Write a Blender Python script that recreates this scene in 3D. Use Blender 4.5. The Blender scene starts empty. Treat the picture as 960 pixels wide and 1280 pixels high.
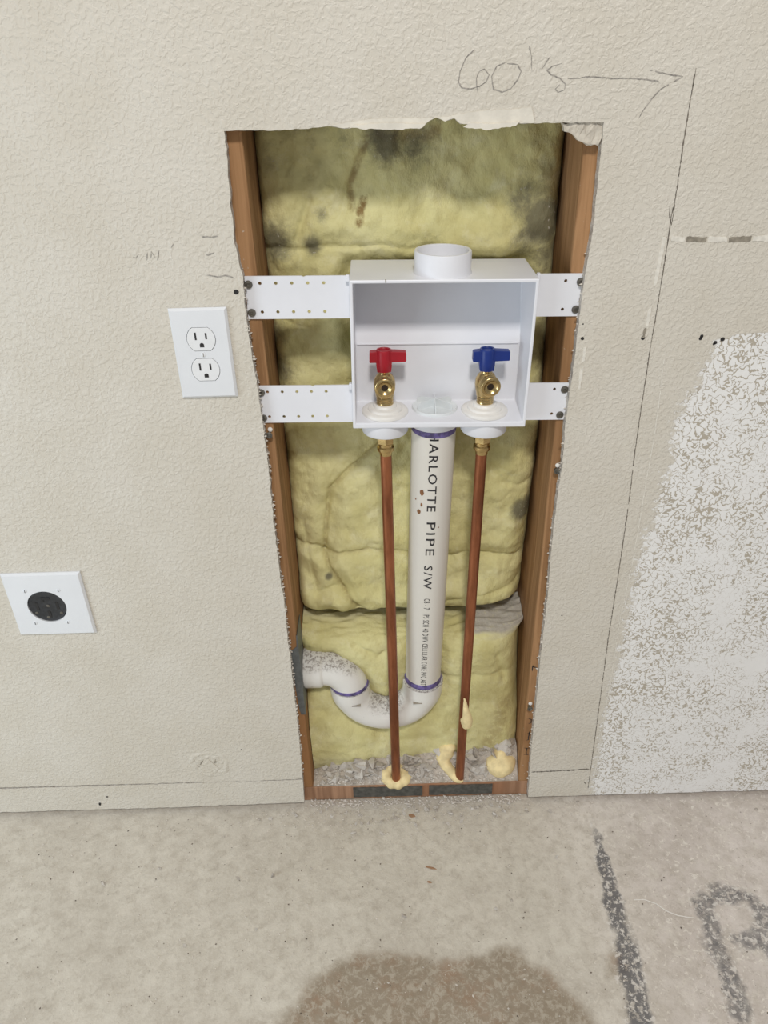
import bpy, bmesh, math, random
from mathutils import Vector, Matrix, noise, Euler
random.seed(7)
SC = bpy.context.scene
COL = SC.collection

# ------------------------------------------------------------------ camera
cam_d = bpy.data.cameras.new('camera')
cam = bpy.data.objects.new('camera', cam_d)
COL.objects.link(cam)
PITCH, ROLL, YAW = 0.5504, -0.0278, 0.0019
FOCAL_PX = 961.0
fw = Vector((math.sin(YAW)*math.cos(PITCH), math.cos(YAW)*math.cos(PITCH), -math.sin(PITCH)))
rt = Vector((math.cos(YAW), -math.sin(YAW), 0))
up = rt.cross(fw)
r2 = math.cos(ROLL)*rt + math.sin(ROLL)*up
u2 = -math.sin(ROLL)*rt + math.cos(ROLL)*up
cam.matrix_world = Matrix(((r2.x, u2.x, -fw.x, -0.0457), (r2.y, u2.y, -fw.y, -0.9145),
                           (r2.z, u2.z, -fw.z, 1.1857), (0, 0, 0, 1)))
cam_d.sensor_fit = 'VERTICAL'
cam_d.sensor_height = 32.0
cam_d.lens = FOCAL_PX/1280*32.0
cam_d.clip_start = 0.02
SC.camera = cam

# ------------------------------------------------------------------ world and lights
world = bpy.data.worlds.new('room_ambient')
SC.world = world
world.use_nodes = True
bg = world.node_tree.nodes['Background']
bg.inputs['Color'].default_value = (0.98, 0.99, 1.0, 1)
bg.inputs['Strength'].default_value = 0.39

def area(name, loc, target, sx, sy, power, color):
    d = bpy.data.lights.new(name, 'AREA')
    d.shape = 'RECTANGLE'; d.size = sx; d.size_y = sy; d.energy = power; d.color = color
    o = bpy.data.objects.new(name, d); COL.objects.link(o)
    o.location = loc
    o.rotation_euler = (Vector(target)-Vector(loc)).to_track_quat('-Z', 'Y').to_euler()
    return o
area('ceiling_lamp', (0.05, -2.10, 3.20), (0.05, 0.0, 0.60), 0.34, 0.34, 58.0, (1.0, 0.965, 0.92))
area('left_window', (-1.95, -1.25, 0.60), (-0.5, 0.0, 0.1), 0.9, 0.9, 17.5, (0.78, 0.90, 1.0))

vs = SC.view_settings
vs.view_transform = 'Standard'
vs.look = 'None'
vs.gamma = 1.0
vs.use_curve_mapping = False
vs.exposure = -0.06

# ------------------------------------------------------------------ helpers
def lin(c):
    return tuple(((v/255)/12.92 if v/255 <= 0.04045 else ((v/255+0.055)/1.055)**2.4) for v in c) + (1,)

class NT:
    def __init__(s, name):
        s.m = bpy.data.materials.new(name); s.m.use_nodes = True
        s.t = s.m.node_tree; s.b = s.t.nodes['Principled BSDF']
        s.tc = s.t.nodes.new('ShaderNodeTexCoord')
    def n(s, typ, **kw):
        nd = s.t.nodes.new('ShaderNode'+typ)
        for k, v in kw.items(): setattr(nd, k, v)
        return nd
    def l(s, a, b): s.t.links.new(a, b)
    def put(s, sock, v):
        if isinstance(v, bpy.types.NodeSocket): s.l(v, sock)
        else: sock.default_value = v
    def coords(s, scale=(1, 1, 1), src='Object', rot=(0, 0, 0)):
        mp = s.n('Mapping'); s.l(s.tc.outputs[src], mp.inputs[0])
        mp.inputs['Scale'].default_value = scale; mp.inputs['Rotation'].default_value = rot
        return mp.outputs[0]
    def noise(s, scale, detail=4, rough=0.55, vec=None, dist=0.0):
        nd = s.n('TexNoise'); nd.inputs['Scale'].default_value = scale
        nd.inputs['Detail'].default_value = detail; nd.inputs['Roughness'].default_value = rough
        nd.inputs['Distortion'].default_value = dist
        s.l(vec if vec is not None else s.tc.outputs['Object'], nd.inputs['Vector'])
        return nd.outputs['Fac']
    def math(s, op, a, b=0.0, c=None, clamp=False):
        nd = s.n('Math', operation=op); nd.use_clamp = clamp
        s.put(nd.inputs[0], a); s.put(nd.inputs[1], b)
        if c is not None: s.put(nd.inputs[2], c)
        return nd.outputs[0]
    def step(s, v, lo, hi):
        nd = s.n('MapRange', interpolation_type='SMOOTHSTEP')
        s.put(nd.inputs['Value'], v)
        s.put(nd.inputs['From Min'], lo); s.put(nd.inputs['From Max'], hi)
        return nd.outputs[0]
    def mix(s, f, a, b):
        nd = s.n('Mix', data_type='RGBA'); s.put(nd.inputs[0], f)
        s.put(nd.inputs[6], a); s.put(nd.inputs[7], b)
        return nd.outputs[2]
    def attr(s, name):
        nd = s.n('Attribute'); nd.attribute_name = name
        return nd.outputs['Fac']
    def bump(s, h, strength=0.3, dist=0.002, prev=None):
        nd = s.n('Bump'); nd.inputs['Strength'].default_value = strength
        nd.inputs['Distance'].default_value = dist
        s.l(h, nd.inputs['Height'])
        if prev is not None: s.l(prev, nd.inputs['Normal'])
        return nd.outputs[0]
    def done(s, color=None, rough=None, metal=None, normal=None, spec=None, coat=None):
        if color is not None: s.put(s.b.inputs['Base Color'], color)
        if rough is not None: s.put(s.b.inputs['Roughness'], rough)
        if metal is not None: s.put(s.b.inputs['Metallic'], metal)
        if spec is not None: s.put(s.b.inputs['Specular IOR Level'], spec)
        if coat is not None: s.put(s.b.inputs['Coat Weight'], coat)
        if normal is not None: s.l(normal, s.b.inputs['Normal'])
        return s.m

def simple(name, c, rough=0.5, metal=0.0, var=0.08, scale=60, bump=0.0, bscale=300, spec=0.5):
    t = NT(name)
    f = t.noise(scale)
    dark = tuple(v*(1-var*2) for v in lin(c)[:3])+(1,)
    lite = tuple(min(1, v*(1+var)) for v in lin(c)[:3])+(1,)
    nrm = t.bump(t.noise(bscale), bump, 0.001) if bump else None
    return t.done(t.mix(t.step(f, .3, .7), dark, lite), rough, metal, nrm, spec)

WLOC = {}
def wloc(o):
    return WLOC.get(o.name, Vector((0, 0, 0)))
def link(name, me, parent=None, base=None):
    o = bpy.data.objects.new(name, me); COL.objects.link(o)
    if parent is not None:
        o.parent = parent; WLOC[o.name] = wloc(parent)
    else:
        b = Vector(base) if base else Vector((0, 0, 0))
        o.location = b; WLOC[o.name] = b
    return o
def thing(name, label, cat, loc, group=None):
    o = bpy.data.objects.new(name, None); COL.objects.link(o)
    o.empty_display_size = 0.02
    o.location = loc; WLOC[o.name] = Vector(loc)
    tag(o, label, cat, group)
    return o
def tag(o, label=None, cat=None, group=None, kind=None):
    if label: o['label'] = label
    if cat: o['category'] = cat
    if group: o['group'] = group
    if kind: o['kind'] = kind
    return o
def obj(name, bm, mat, parent=None, base=None, smooth=False, bevel=0.0, seg=2, angle=35):
    """bmesh in world coordinates -> one mesh object (origin at its thing's base)"""
    off = wloc(parent) if parent is not None else (Vector(base) if base else Vector((0, 0, 0)))
    bmesh.ops.translate(bm, verts=bm.verts, vec=-off)
    me = bpy.data.meshes.new(name)
    bmesh.ops.recalc_face_normals(bm, faces=bm.faces)
    bm.to_mesh(me); bm.free()
    for m in (mat if isinstance(mat, (list, tuple)) else [mat]): me.materials.append(m)
    if smooth:
        for p in me.polygons: p.use_smooth = True
        me.set_sharp_from_angle(angle=math.radians(angle))
    o = link(name, me, parent, base)
    if bevel:
        b = o.modifiers.new('bevel', 'BEVEL'); b.width = bevel; b.segments = seg
        b.limit_method = 'ANGLE'; b.angle_limit = math.radians(angle)
    return o
def box(bm, x0, x1, y0, y1, z0, z1):
    v = [bm.verts.new(p) for p in ((x0,y0,z0),(x1,y0,z0),(x1,y1,z0),(x0,y1,z0),(x0,y0,z1),(x1,y0,z1),(x1,y1,z1),(x0,y1,z1))]
    for f in ((0,1,2,3),(4,7,6,5),(0,4,5,1),(1,5,6,2),(2,6,7,3),(3,7,4,0)):
        bm.faces.new([v[i] for i in f])
def frame_axes(d):
    d = Vector(d).normalized()
    a = Vector((0, 0, 1)) if abs(d.z) < .9 else Vector((1, 0, 0))
    u = d.cross(a).normalized(); w = u.cross(d).normalized()
    return d, u, w
def lathe(bm, prof, origin, axis=(0, 0, 1), n=32, cap=True):
    """prof: (radius, distance along axis)"""
    d, u, w = frame_axes(axis); o = Vector(origin); rings = []
    for r, h in prof:
        rings.append([bm.verts.new(o + d*h + (u*math.cos(2*math.pi*k/n) + w*math.sin(2*math.pi*k/n))*max(r, 1e-5)) for k in range(n)])
    for a, b in zip(rings, rings[1:]):
        for k in range(n):
            bm.faces.new((a[k], a[(k+1) % n], b[(k+1) % n], b[k]))
    if cap:
        bm.faces.new(rings[0]); bm.faces.new(rings[-1])
def tube(bm, pts, rad, n=20, cap=True):
    pts = [Vector(p) for p in pts]; rings = []
    rads = rad if isinstance(rad, (list, tuple)) else [rad]*len(pts)
    u = None
    for i, p in enumerate(pts):
        t = (pts[min(i+1, len(pts)-1)] - pts[max(i-1, 0)]).normalized()
        if u is None:
            _, u, _ = frame_axes(t)
        u = (u - t*u.dot(t)).normalized(); w = t.cross(u)
        rings.append([bm.verts.new(p + (u*math.cos(2*math.pi*k/n) + w*math.sin(2*math.pi*k/n))*rads[i]) for k in range(n)])
    for a, b in zip(rings, rings[1:]):
        for k in range(n):
            bm.faces.new((a[k], a[(k+1) % n], b[(k+1) % n], b[k]))
    if cap:
        bm.faces.new(rings[0]); bm.faces.new(rings[-1])
def plate(bm, outline, y0, y1, holes=(), side_mat=0):
    """flat sheet in the x-z plane from y0 (front) to y1, with holes; sides get side_mat"""
    loops = []
    edges = []
    for lp in [outline]+list(holes):
        vs_ = [bm.verts.new((x, y0, z)) for x, z in lp]
        loops.append(vs_)
        for i in range(len(vs_)):
            edges.append(bm.edges.new((vs_[i], vs_[(i+1) % len(vs_)])))
    geo = bmesh.ops.triangle_fill(bm, use_beauty=True, use_dissolve=False, edges=edges)
    front = [g for g in geo['geom'] if isinstance(g, bmesh.types.BMFace)]
    mp = {}
    for lp in loops:
        for v in lp: mp[v] = bm.verts.new((v.co.x, y1, v.co.z))
    for f in front:
        bm.faces.new([mp[v] for v in reversed(f.verts)])
    for lp in loops:
        for i in range(len(lp)):
            a, b = lp[i], lp[(i+1) % len(lp)]
            f = bm.faces.new((a, b, mp[b], mp[a])); f.material_index = side_mat
def circ(x, z, r, n=12, sx=1.0, sz=1.0):
    return [(x+r*sx*math.cos(2*math.pi*k/n), z+r*sz*math.sin(2*math.pi*k/n)) for k in range(n)]
def rough_line(pts, step=0.006, amp=0.0008, seed=0.0):
    """resample a polyline and roughen it sideways"""
    out = []
    for (x0, z0), (x1, z1) in zip(pts, pts[1:]):
        d = math.hypot(x1-x0, z1-z0); n = max(1, int(d/step))
        nx, nz = -(z1-z0)/max(d, 1e-9), (x1-x0)/max(d, 1e-9)
        for i in range(n):
            t = i/n; x = x0+(x1-x0)*t; z = z0+(z1-z0)*t
            a = amp*(noise.noise((x*260+seed, z*260, seed)) + .6*noise.noise((x*90, z*90+seed, seed+3)))*1.3
            out.append((x+nx*a, z+nz*a))
    out.append(pts[-1])
    return out
def ribbon(bm, pts, width, at, wob=0.25, gaps=0.0, seed=0.0, step=0.0025, taper=True):
    """thin drawn line as a strip; at(u, v) -> world point"""
    rs = rough_line(pts, step, width*.35, seed)
    prev = None
    for i, (x, z) in enumerate(rs):
        x1, z1 = rs[min(i+1, len(rs)-1)]; x0, z0 = rs[max(0, i-1)]
        d = math.hypot(x1-x0, z1-z0) or 1
        nx, nz = -(z1-z0)/d, (x1-x0)/d
        w = width*.5*(1+wob*2*noise.noise((x*300, z*300, seed)))
        if taper and i in (0, len(rs)-1): w *= .3
        cur = (bm.verts.new(at(x+nx*w, z+nz*w)), bm.verts.new(at(x-nx*w, z-nz*w)))
        if prev and noise.noise((x*120, z*120, seed+9)) > -0.55+gaps*0.9-.0001:
            bm.faces.new((prev[0], prev[1], cur[1], cur[0]))
        prev = cur
    loose = [v for v in bm.verts if not v.link_faces]
    bmesh.ops.delete(bm, geom=loose, context='VERTS')
def seg_dist(px, pz, pts):
    best = 9.0
    for (x0, z0), (x1, z1) in zip(pts, pts[1:]):
        dx, dz = x1-x0, z1-z0
        t = max(0, min(1, ((px-x0)*dx+(pz-z0)*dz)/max(dx*dx+dz*dz, 1e-12)))
        best = min(best, (px-x0-t*dx)**2+(pz-z0-t*dz)**2)
    return math.sqrt(best)
def in_poly(x, y, poly):
    c = False; n = len(poly)
    for i in range(n):
        x0, y0 = poly[i]; x1, y1 = poly[i-1]
        if (y0 > y) != (y1 > y) and x < (x1-x0)*(y-y0)/(y1-y0)+x0: c = not c
    return c
def sstep(v, lo, hi):
    t = max(0, min(1, (v-lo)/(hi-lo))); return t*t*(3-2*t)
def grid_obj(name, nu, nv, fn, mat, attrs, parent=None, base=None):
    """fn(i, j) -> (world point, dict of attribute values)"""
    off = wloc(parent) if parent is not None else (Vector(base) if base else Vector((0, 0, 0)))
    vs_, vals = [], {a: [] for a in attrs}
    for j in range(nv+1):
        for i in range(nu+1):
            p, d = fn(i/nu, j/nv)
            vs_.append(tuple(Vector(p)-off))
            for a in attrs: vals[a].append(d.get(a, 0.0))
    fs = [(j*(nu+1)+i, j*(nu+1)+i+1, (j+1)*(nu+1)+i+1, (j+1)*(nu+1)+i) for j in range(nv) for i in range(nu)]
    me = bpy.data.meshes.new(name); me.from_pydata(vs_, [], fs); me.update()
    for a in attrs:
        at = me.attributes.new(a, 'FLOAT', 'POINT'); at.data.foreach_set('value', vals[a])
    me.materials.append(mat)
    for p in me.polygons: p.use_smooth = True
    return link(name, me, parent, base)

# ------------------------------------------------------------------ measured outlines (metres; x right, z up, y into the wall)
LEFT_EDGE = [(-0.2033,1.1069), (-0.2036,1.0787), (-0.2052,1.0463), (-0.2063,1.0167), (-0.2059,0.9906), (-0.2021,0.9533), (-0.2033,0.9038), (-0.2023,0.8616), (-0.2000,0.8195), (-0.1985,0.7675), (-0.1983,0.7292), (-0.1979,0.6807), (-0.1987,0.6297), (-0.1994,0.5761), (-0.1986,0.5123), (-0.1973,0.4751), (-0.1982,0.3968), (-0.1983,0.3386), (-0.1984,0.2774), (-0.1985,0.2129), (-0.1992,0.1547), (-0.2007,0.0834)]
RIGHT_EDGE = [(0.2027,1.1051), (0.2029,1.0762), (0.2032,1.0521), (0.2037,1.0186), (0.2041,0.9927), (0.2005,0.9430), (0.1995,0.8922), (0.1992,0.8393), (0.1981,0.8020), (0.1970,0.7516), (0.1986,0.6924), (0.1967,0.6551), (0.1961,0.5897), (0.1965,0.5343), (0.1982,0.4757), (0.1981,0.4060), (0.1979,0.3486), (0.1985,0.2794), (0.1990,0.2059), (0.1996,0.1278), (0.2025,0.0337)]
TOP_EDGE = [(-0.1862,1.1072), (-0.1522,1.1063), (-0.1179,1.1070), (-0.0905,1.1086), (-0.0753,1.1059), (-0.0624,1.1079), (-0.0411,1.1059), (-0.0154,1.1067), (0.0102,1.1069), (0.0161,1.1113), (0.0229,1.1142), (0.0324,1.1101), (0.0425,1.1129), (0.0486,1.1074), (0.0700,1.1061), (0.0804,1.1036), (0.1043,1.1060), (0.1385,1.1059), (0.1727,1.1059)]
FLAP = [(-0.0888,1.1093), (-0.0753,1.1059), (-0.0624,1.1079), (-0.0411,1.1059), (-0.0154,1.1067), (0.0102,1.1069), (0.0161,1.1113), (0.0229,1.1142), (0.0324,1.1101), (0.0425,1.1129), (0.0486,1.1074), (0.0700,1.1061), (0.0804,1.1036), (0.1043,1.1060), (0.1282,1.1062), (0.1236,1.1215), (0.1034,1.1197), (0.0695,1.1191), (0.0441,1.1159), (0.0187,1.1135), (-0.0153,1.1144), (-0.0409,1.1142), (-0.0664,1.1126)]
GYP = [(0.1585,1.1050), (0.2031,1.1055), (0.2034,1.0899), (0.1999,1.0829), (0.1876,1.0832), (0.1775,1.0882), (0.1699,1.0947), (0.1618,1.0972)]
LONG = [(0.2921,1.1533), (0.2916,1.1203), (0.2917,1.0819), (0.2927,1.0415), (0.2928,1.0205), (0.2914,1.0077), (0.2922,0.9814), (0.2924,0.9357), (0.2924,0.8825), (0.2921,0.8470), (0.2927,0.8045), (0.2932,0.7601), (0.2945,0.7014), (0.2970,0.6390), (0.2985,0.5726), (0.2998,0.4870), (0.3007,0.3779), (0.3035,0.2752), (0.3065,0.1630), (0.3096,0.0290)]
SCR = [(0.3116,0.8381), (0.3147,0.7819), (0.3167,0.7246), (0.3165,0.6638), (0.3175,0.5990), (0.3174,0.5300), (0.3142,0.4254), (0.3159,0.3099), (0.3164,0.1820), (0.3172,0.0501)]
W6 = [(0.0617,1.1755), (0.0534,1.1687), (0.0473,1.1563), (0.0457,1.1469), (0.0495,1.1414), (0.0587,1.1402), (0.0678,1.1422), (0.0749,1.1462), (0.0775,1.1525), (0.0725,1.1579), (0.0672,1.1559), (0.0645,1.1496), (0.0652,1.1416), (0.0669,1.1352)]
W0 = [(0.0939,1.1630), (0.0851,1.1601), (0.0801,1.1508), (0.0825,1.1396), (0.0919,1.1362), (0.1008,1.1392), (0.1076,1.1470), (0.1107,1.1548), (0.1067,1.1612), (0.0958,1.1621)]
WA = [(0.1174,1.1773), (0.1202,1.1686), (0.1215,1.1561)]
WB = [(0.1397,1.1675), (0.1355,1.1620), (0.1317,1.1559)]
WS = [(0.1519,1.1607), (0.1430,1.1587), (0.1372,1.1551), (0.1419,1.1509), (0.1513,1.1475), (0.1581,1.1419), (0.1571,1.1368), (0.1507,1.1347), (0.1475,1.1380), (0.1519,1.1421)]
WAR = [(0.1598,1.1470), (0.1714,1.1470), (0.1786,1.1484), (0.1932,1.1474), (0.2080,1.1458), (0.2226,1.1458), (0.2374,1.1445), (0.2553,1.1424)]
WH1 = [(0.2442,1.1525), (0.2585,1.1497), (0.2698,1.1475), (0.2799,1.1460)]
WH2 = [(0.2799,1.1460), (0.2708,1.1414), (0.2590,1.1353), (0.2511,1.1274), (0.2436,1.1161), (0.2393,1.1079)]
FORK = [(0.2879,1.0204), (0.2893,1.0072), (0.2934,0.9976), (0.2935,1.0109), (0.2934,1.0202)]
SKIM = [(0.4341,0.8704), (0.4049,0.8692), (0.3772,0.8599), (0.3674,0.8343), (0.3604,0.7915), (0.3416,0.7699), (0.3453,0.6876), (0.3367,0.5849), (0.3242,0.5154), (0.3259,0.3769), (0.3167,0.2011), (0.3181,0.0177)]
PAINT1 = [(0.3062,-0.0451), (0.3102,-0.0852), (0.3083,-0.1450), (0.3076,-0.1870), (0.3044,-0.2267), (0.3063,-0.2643), (0.3033,-0.2999), (0.3016,-0.3337), (0.2947,-0.3761), (0.2911,-0.4062)]
PAINT2 = [(0.4451,-0.2048), (0.4456,-0.2373), (0.4430,-0.2684), (0.4435,-0.2982), (0.4439,-0.3267), (0.4400,-0.3645)]
PAINT3 = [(0.4507,-0.1983), (0.4872,-0.1872), (0.5206,-0.1923), (0.5368,-0.2142), (0.5318,-0.2400), (0.5072,-0.2611), (0.4799,-0.2603)]
PAINT4 = [(0.5072,-0.2611), (0.5250,-0.2829), (0.5240,-0.3177)]
DAMP = [(-0.2271,-0.3823), (-0.2109,-0.3539), (-0.1920,-0.3330), (-0.1758,-0.3147), (-0.1589,-0.3004), (-0.1300,-0.2756), (-0.0998,-0.2645), (-0.0389,-0.2723), (0.0333,-0.2804), (0.0825,-0.2735), (0.1084,-0.2621), (0.1439,-0.2692), (0.1585,-0.2899), (0.1848,-0.3080), (0.2138,-0.3367), (0.2266,-0.3554), (0.2333,-0.3745), (0.2312,-0.4046)]
DAMP2 = [(0.2748,-0.2815), (0.2944,-0.2761), (0.2997,-0.2998), (0.2841,-0.3131), (0.2642,-0.3125)]
THREAD = [(0.3395,-0.1948), (0.3555,-0.1953), (0.3724,-0.2025), (0.3844,-0.2148), (0.4005,-0.2231), (0.4241,-0.2277)]
c1 = [(-0.0470,0.6865), (-0.0890,0.6487), (-0.1240,0.6119), (-0.1337,0.5528), (-0.1399,0.4934), (-0.1326,0.4700), (-0.1178,0.4378), (-0.0901,0.3926)]
c2 = [(-0.1397,0.4965), (-0.1082,0.4999), (-0.0705,0.5062), (-0.0206,0.5014), (0.0044,0.4990)]
c3 = [(-0.1800,0.5100), (-0.1514,0.5090), (-0.1397,0.4965)]
c4 = [(-0.1578,0.4182), (-0.1309,0.4334), (-0.1118,0.4295)]
c5 = [(0.0547,0.4865), (0.0860,0.4931), (0.1241,0.4841), (0.1687,0.4764)]
c6 = [(0.0564,0.4021), (0.0952,0.4106), (0.1341,0.4124), (0.1724,0.4224)]
c7 = [(-0.1897,0.9612), (-0.1692,0.9664), (-0.1396,0.9627), (-0.1144,0.9669), (-0.0746,0.9639), (-0.0346,0.9666), (-0.0048,0.9600), (0.0253,0.9631)]
c8 = [(-0.0483,1.0953), (-0.0634,1.0660), (-0.0740,1.0400), (-0.0712,1.0174), (-0.0668,0.9847)]
c9 = [(-0.1434,0.9773), (-0.1336,1.0006), (-0.1241,1.0233)]
c10 = [(0.1252,1.0392), (0.1259,0.9983), (0.1317,0.9405)]
c11 = [(-0.1784,0.8721), (-0.1219,0.8543), (-0.0842,0.8477)]
c12 = [(0.1939,0.6260), (0.1593,0.6135), (0.1327,0.6212), (0.1221,0.6418)]
c13 = [(-0.1574,0.4230), (-0.1650,0.4943), (-0.1690,0.5541)]
st1 = [(-0.0503,1.0895), (-0.0636,1.0617), (-0.0741,1.0382), (-0.0725,1.0110)]
st2 = [(-0.0575,1.0216), (-0.0629,1.0080), (-0.0644,0.9941)]
st3 = [(-0.0408,1.0951), (0.0055,1.0881), (0.0287,1.0934)]
DIRT = [(0.1649,0.9898), (0.1416,1.0117), (0.1676,1.0470), (-0.0318,1.0840), (0.0055,1.0814), (-0.1686,0.9732), (-0.1242,0.9691), (-0.1099,1.0046), (-0.1778,0.8000), (0.1685,0.5685), (-0.1348,0.4543), (-0.1800,0.8560), (0.0055,1.0599), (0.1668,0.9445), (-0.0785,1.0835), (0.2058,0.6256), (-0.1687,1.0687), (-0.1201,1.0888)]
STRIPSEG = [(0.2947,0.9831), (0.3125,0.9818), (0.3376,0.9811), (0.3619,0.9795), (0.3894,0.9806), (0.4220,0.9797)]
CUTR = [(0.2036,0.0763), (0.2404,0.0768), (0.3065,0.0802)]
FCHIP = [(-0.0090,-0.0260), (0.0184,-0.1285), (0.0140,-0.1542), (0.1166,-0.2039), (0.1443,-0.1901), (0.2319,-0.1162), (-0.2636,-0.2249), (-0.3040,-0.1370), (-0.2469,-0.1345), (-0.4398,-0.1152), (-0.3710,-0.2467), (-0.1269,-0.0136), (-0.0734,-0.0070), (-0.1524,-0.0245), (0.6048,-0.0338), (0.0539,-0.0447), (0.0997,-0.0163), (-0.5273,-0.1399), (-0.1847,-0.1234), (-0.0304,-0.2100)]


# ------------------------------------------------------------------ materials
def m_wall():
    t = NT('painted_drywall')
    o = t.tc.outputs['Object']
    sep = t.n('SeparateXYZ'); t.l(o, sep.inputs[0])
    X, Z = sep.outputs[0], sep.outputs[2]
    flat = t.coords((1, 0.0, 1))
    # skimmed plaster patch: its left border is a curve x(z)
    ramp = t.n('ValToRGB'); cr = ramp.color_ramp; cr.interpolation = 'LINEAR'
    pts = [(z, x) for x, z in reversed(SKIM)] + [(0.878, 3.0)]
    cr.elements[0].position = pts[0][0]; cr.elements[0].color = (pts[0][1],)*3+(1,)
    cr.elements[1].position = pts[-1][0]; cr.elements[1].color = (pts[-1][1],)*3+(1,)
    for z, x in pts[1:-1]:
        e = cr.elements.new(z); e.color = (x, x, x, 1)
    t.l(Z, ramp.inputs[0])
    wob = t.math('MULTIPLY', t.math('SUBTRACT', t.noise(45, 4, .6, flat), .5), .05)
    dist = t.math('ADD', t.math('SUBTRACT', X, ramp.outputs[0]), wob)
    mask = t.step(t.math('ADD', dist, t.math('MULTIPLY', t.math('SUBTRACT', t.noise(150, 2, .5, flat), .5), .05)), -.006, .006)
    halo = t.step(dist, -.03, .0)
    inner = t.step(dist, .0, .16)
    # worm-like remains of the old texture showing through the skim
    sq = t.math('ABSOLUTE', t.math('SUBTRACT', t.noise(116, 2, .45, flat, .5), .5))
    low = t.noise(14, 3, .6, flat)
    thr = t.math('ADD', t.math('MULTIPLY', t.math('SUBTRACT', low, .26), .125), t.math('MULTIPLY', inner, -.010))
    worm = t.math('SUBTRACT', 1.0, t.step(t.math('SUBTRACT', sq, thr), -.004, .005))
    paint_f = t.step(t.noise(9, 5, .6, flat), .3, .7)
    paint = t.mix(paint_f, lin((206, 199, 185)), lin((212, 206, 194)))
    speck = t.step(t.noise(420, 2, .5, flat), .62, .72)
    paint = t.mix(t.math('MULTIPLY', speck, .35), paint, lin((222, 217, 206)))
    tan = t.mix(t.noise(30, 3), lin((172, 164, 150)), lin((188, 179, 163)))
    white = t.mix(t.noise(20, 4), lin((230, 229, 226)), lin((240, 239, 237)))
    skim = t.mix(worm, white, tan)
    col = t.mix(mask, t.mix(t.math('MULTIPLY', halo, .35), paint, lin((212, 207, 196))), skim)
    # orange-peel / knock-down relief
    k = t.step(t.noise(165, 3, .5, flat, .6), .42, .64)
    h = t.math('ADD', t.math('MULTIPLY', k, 1.0), t.math('MULTIPLY', t.noise(330, 3, .6, flat), .7))
    h = t.math('MULTIPLY', h, t.math('SUBTRACT', 1.0, t.math('MULTIPLY', mask, .8)))
    h = t.math('ADD', h, t.math('MULTIPLY', t.math('MULTIPLY', worm, mask), -.25))
    n = t.bump(h, .42, .0014)
    return t.done(col, .50, None, n, .5)
def m_gypsum():
    t = NT('gypsum_core'); f = t.noise(120, 6, .7)
    return t.done(t.mix(t.step(f, .3, .7), lin((158, 150, 140)), lin((222, 216, 206))), .95, None, t.bump(t.noise(350, 5, .7), .8, .002), .1)
def m_wood(name, a, b, c):
    t = NT(name)
    g = t.noise(60, 5, .6, t.coords((1.0, 1.0, .05)), 1.2)
    g2 = t.noise(9, 3, .6, t.coords((1.0, 1.0, .18)))
    col = t.mix(t.step(g, .35, .68), lin(a), lin(b))
    col = t.mix(t.step(g2, .45, .7), col, lin(c))
    spl = t.step(t.noise(160, 3, .6), .70, .76)
    col = t.mix(t.math('MULTIPLY', spl, .6), col, lin((205, 196, 182)))
    return t.done(col, .8, None, t.bump(g, .35, .001), .2)
def m_insul():
    t = NT('glass_wool')
    f1 = t.noise(14, 5, .6); f2 = t.noise(55, 6, .7)
    col = t.mix(t.step(f1, .3, .7), lin((208, 199, 140)), lin((226, 219, 165)))
    col = t.mix(t.math('MULTIPLY', t.step(f2, .5, .75), .45), col, lin((186, 174, 116)))
    col = t.mix(t.math('MULTIPLY', t.step(t.noise(25, 6, .75, None, .4), .50, .70), .5), col, lin((230, 224, 184)))
    st = t.math('MULTIPLY', t.attr('stain'), t.step(t.noise(90, 4, .7), .25, .6))
    col = t.mix(st, col, lin((146, 122, 80)))
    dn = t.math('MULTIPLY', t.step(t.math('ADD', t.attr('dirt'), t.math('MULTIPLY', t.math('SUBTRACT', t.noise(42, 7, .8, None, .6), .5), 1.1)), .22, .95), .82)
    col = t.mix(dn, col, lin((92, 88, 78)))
    wh = t.math('MULTIPLY', t.math('MULTIPLY', t.attr('dirt'), t.step(t.noise(190, 3, .6), .66, .72)), .8)
    col = t.mix(wh, col, lin((205, 200, 188)))
    du = t.math('MULTIPLY', t.attr('dust'), t.step(t.noise(110, 5, .7), .15, .45))
    col = t.mix(du, col, t.mix(t.noise(160, 5, .7), lin((150, 144, 132)), lin((206, 200, 188))))
    fib = t.noise(170, 6, .75, t.coords((1.0, 1.0, .45), rot=(0, .5, 0)))
    n = t.bump(t.math('ADD', fib, t.math('MULTIPLY', f2, 1.2)), .55, .004)
    return t.done(col, 1.0, None, n, .05)
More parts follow.
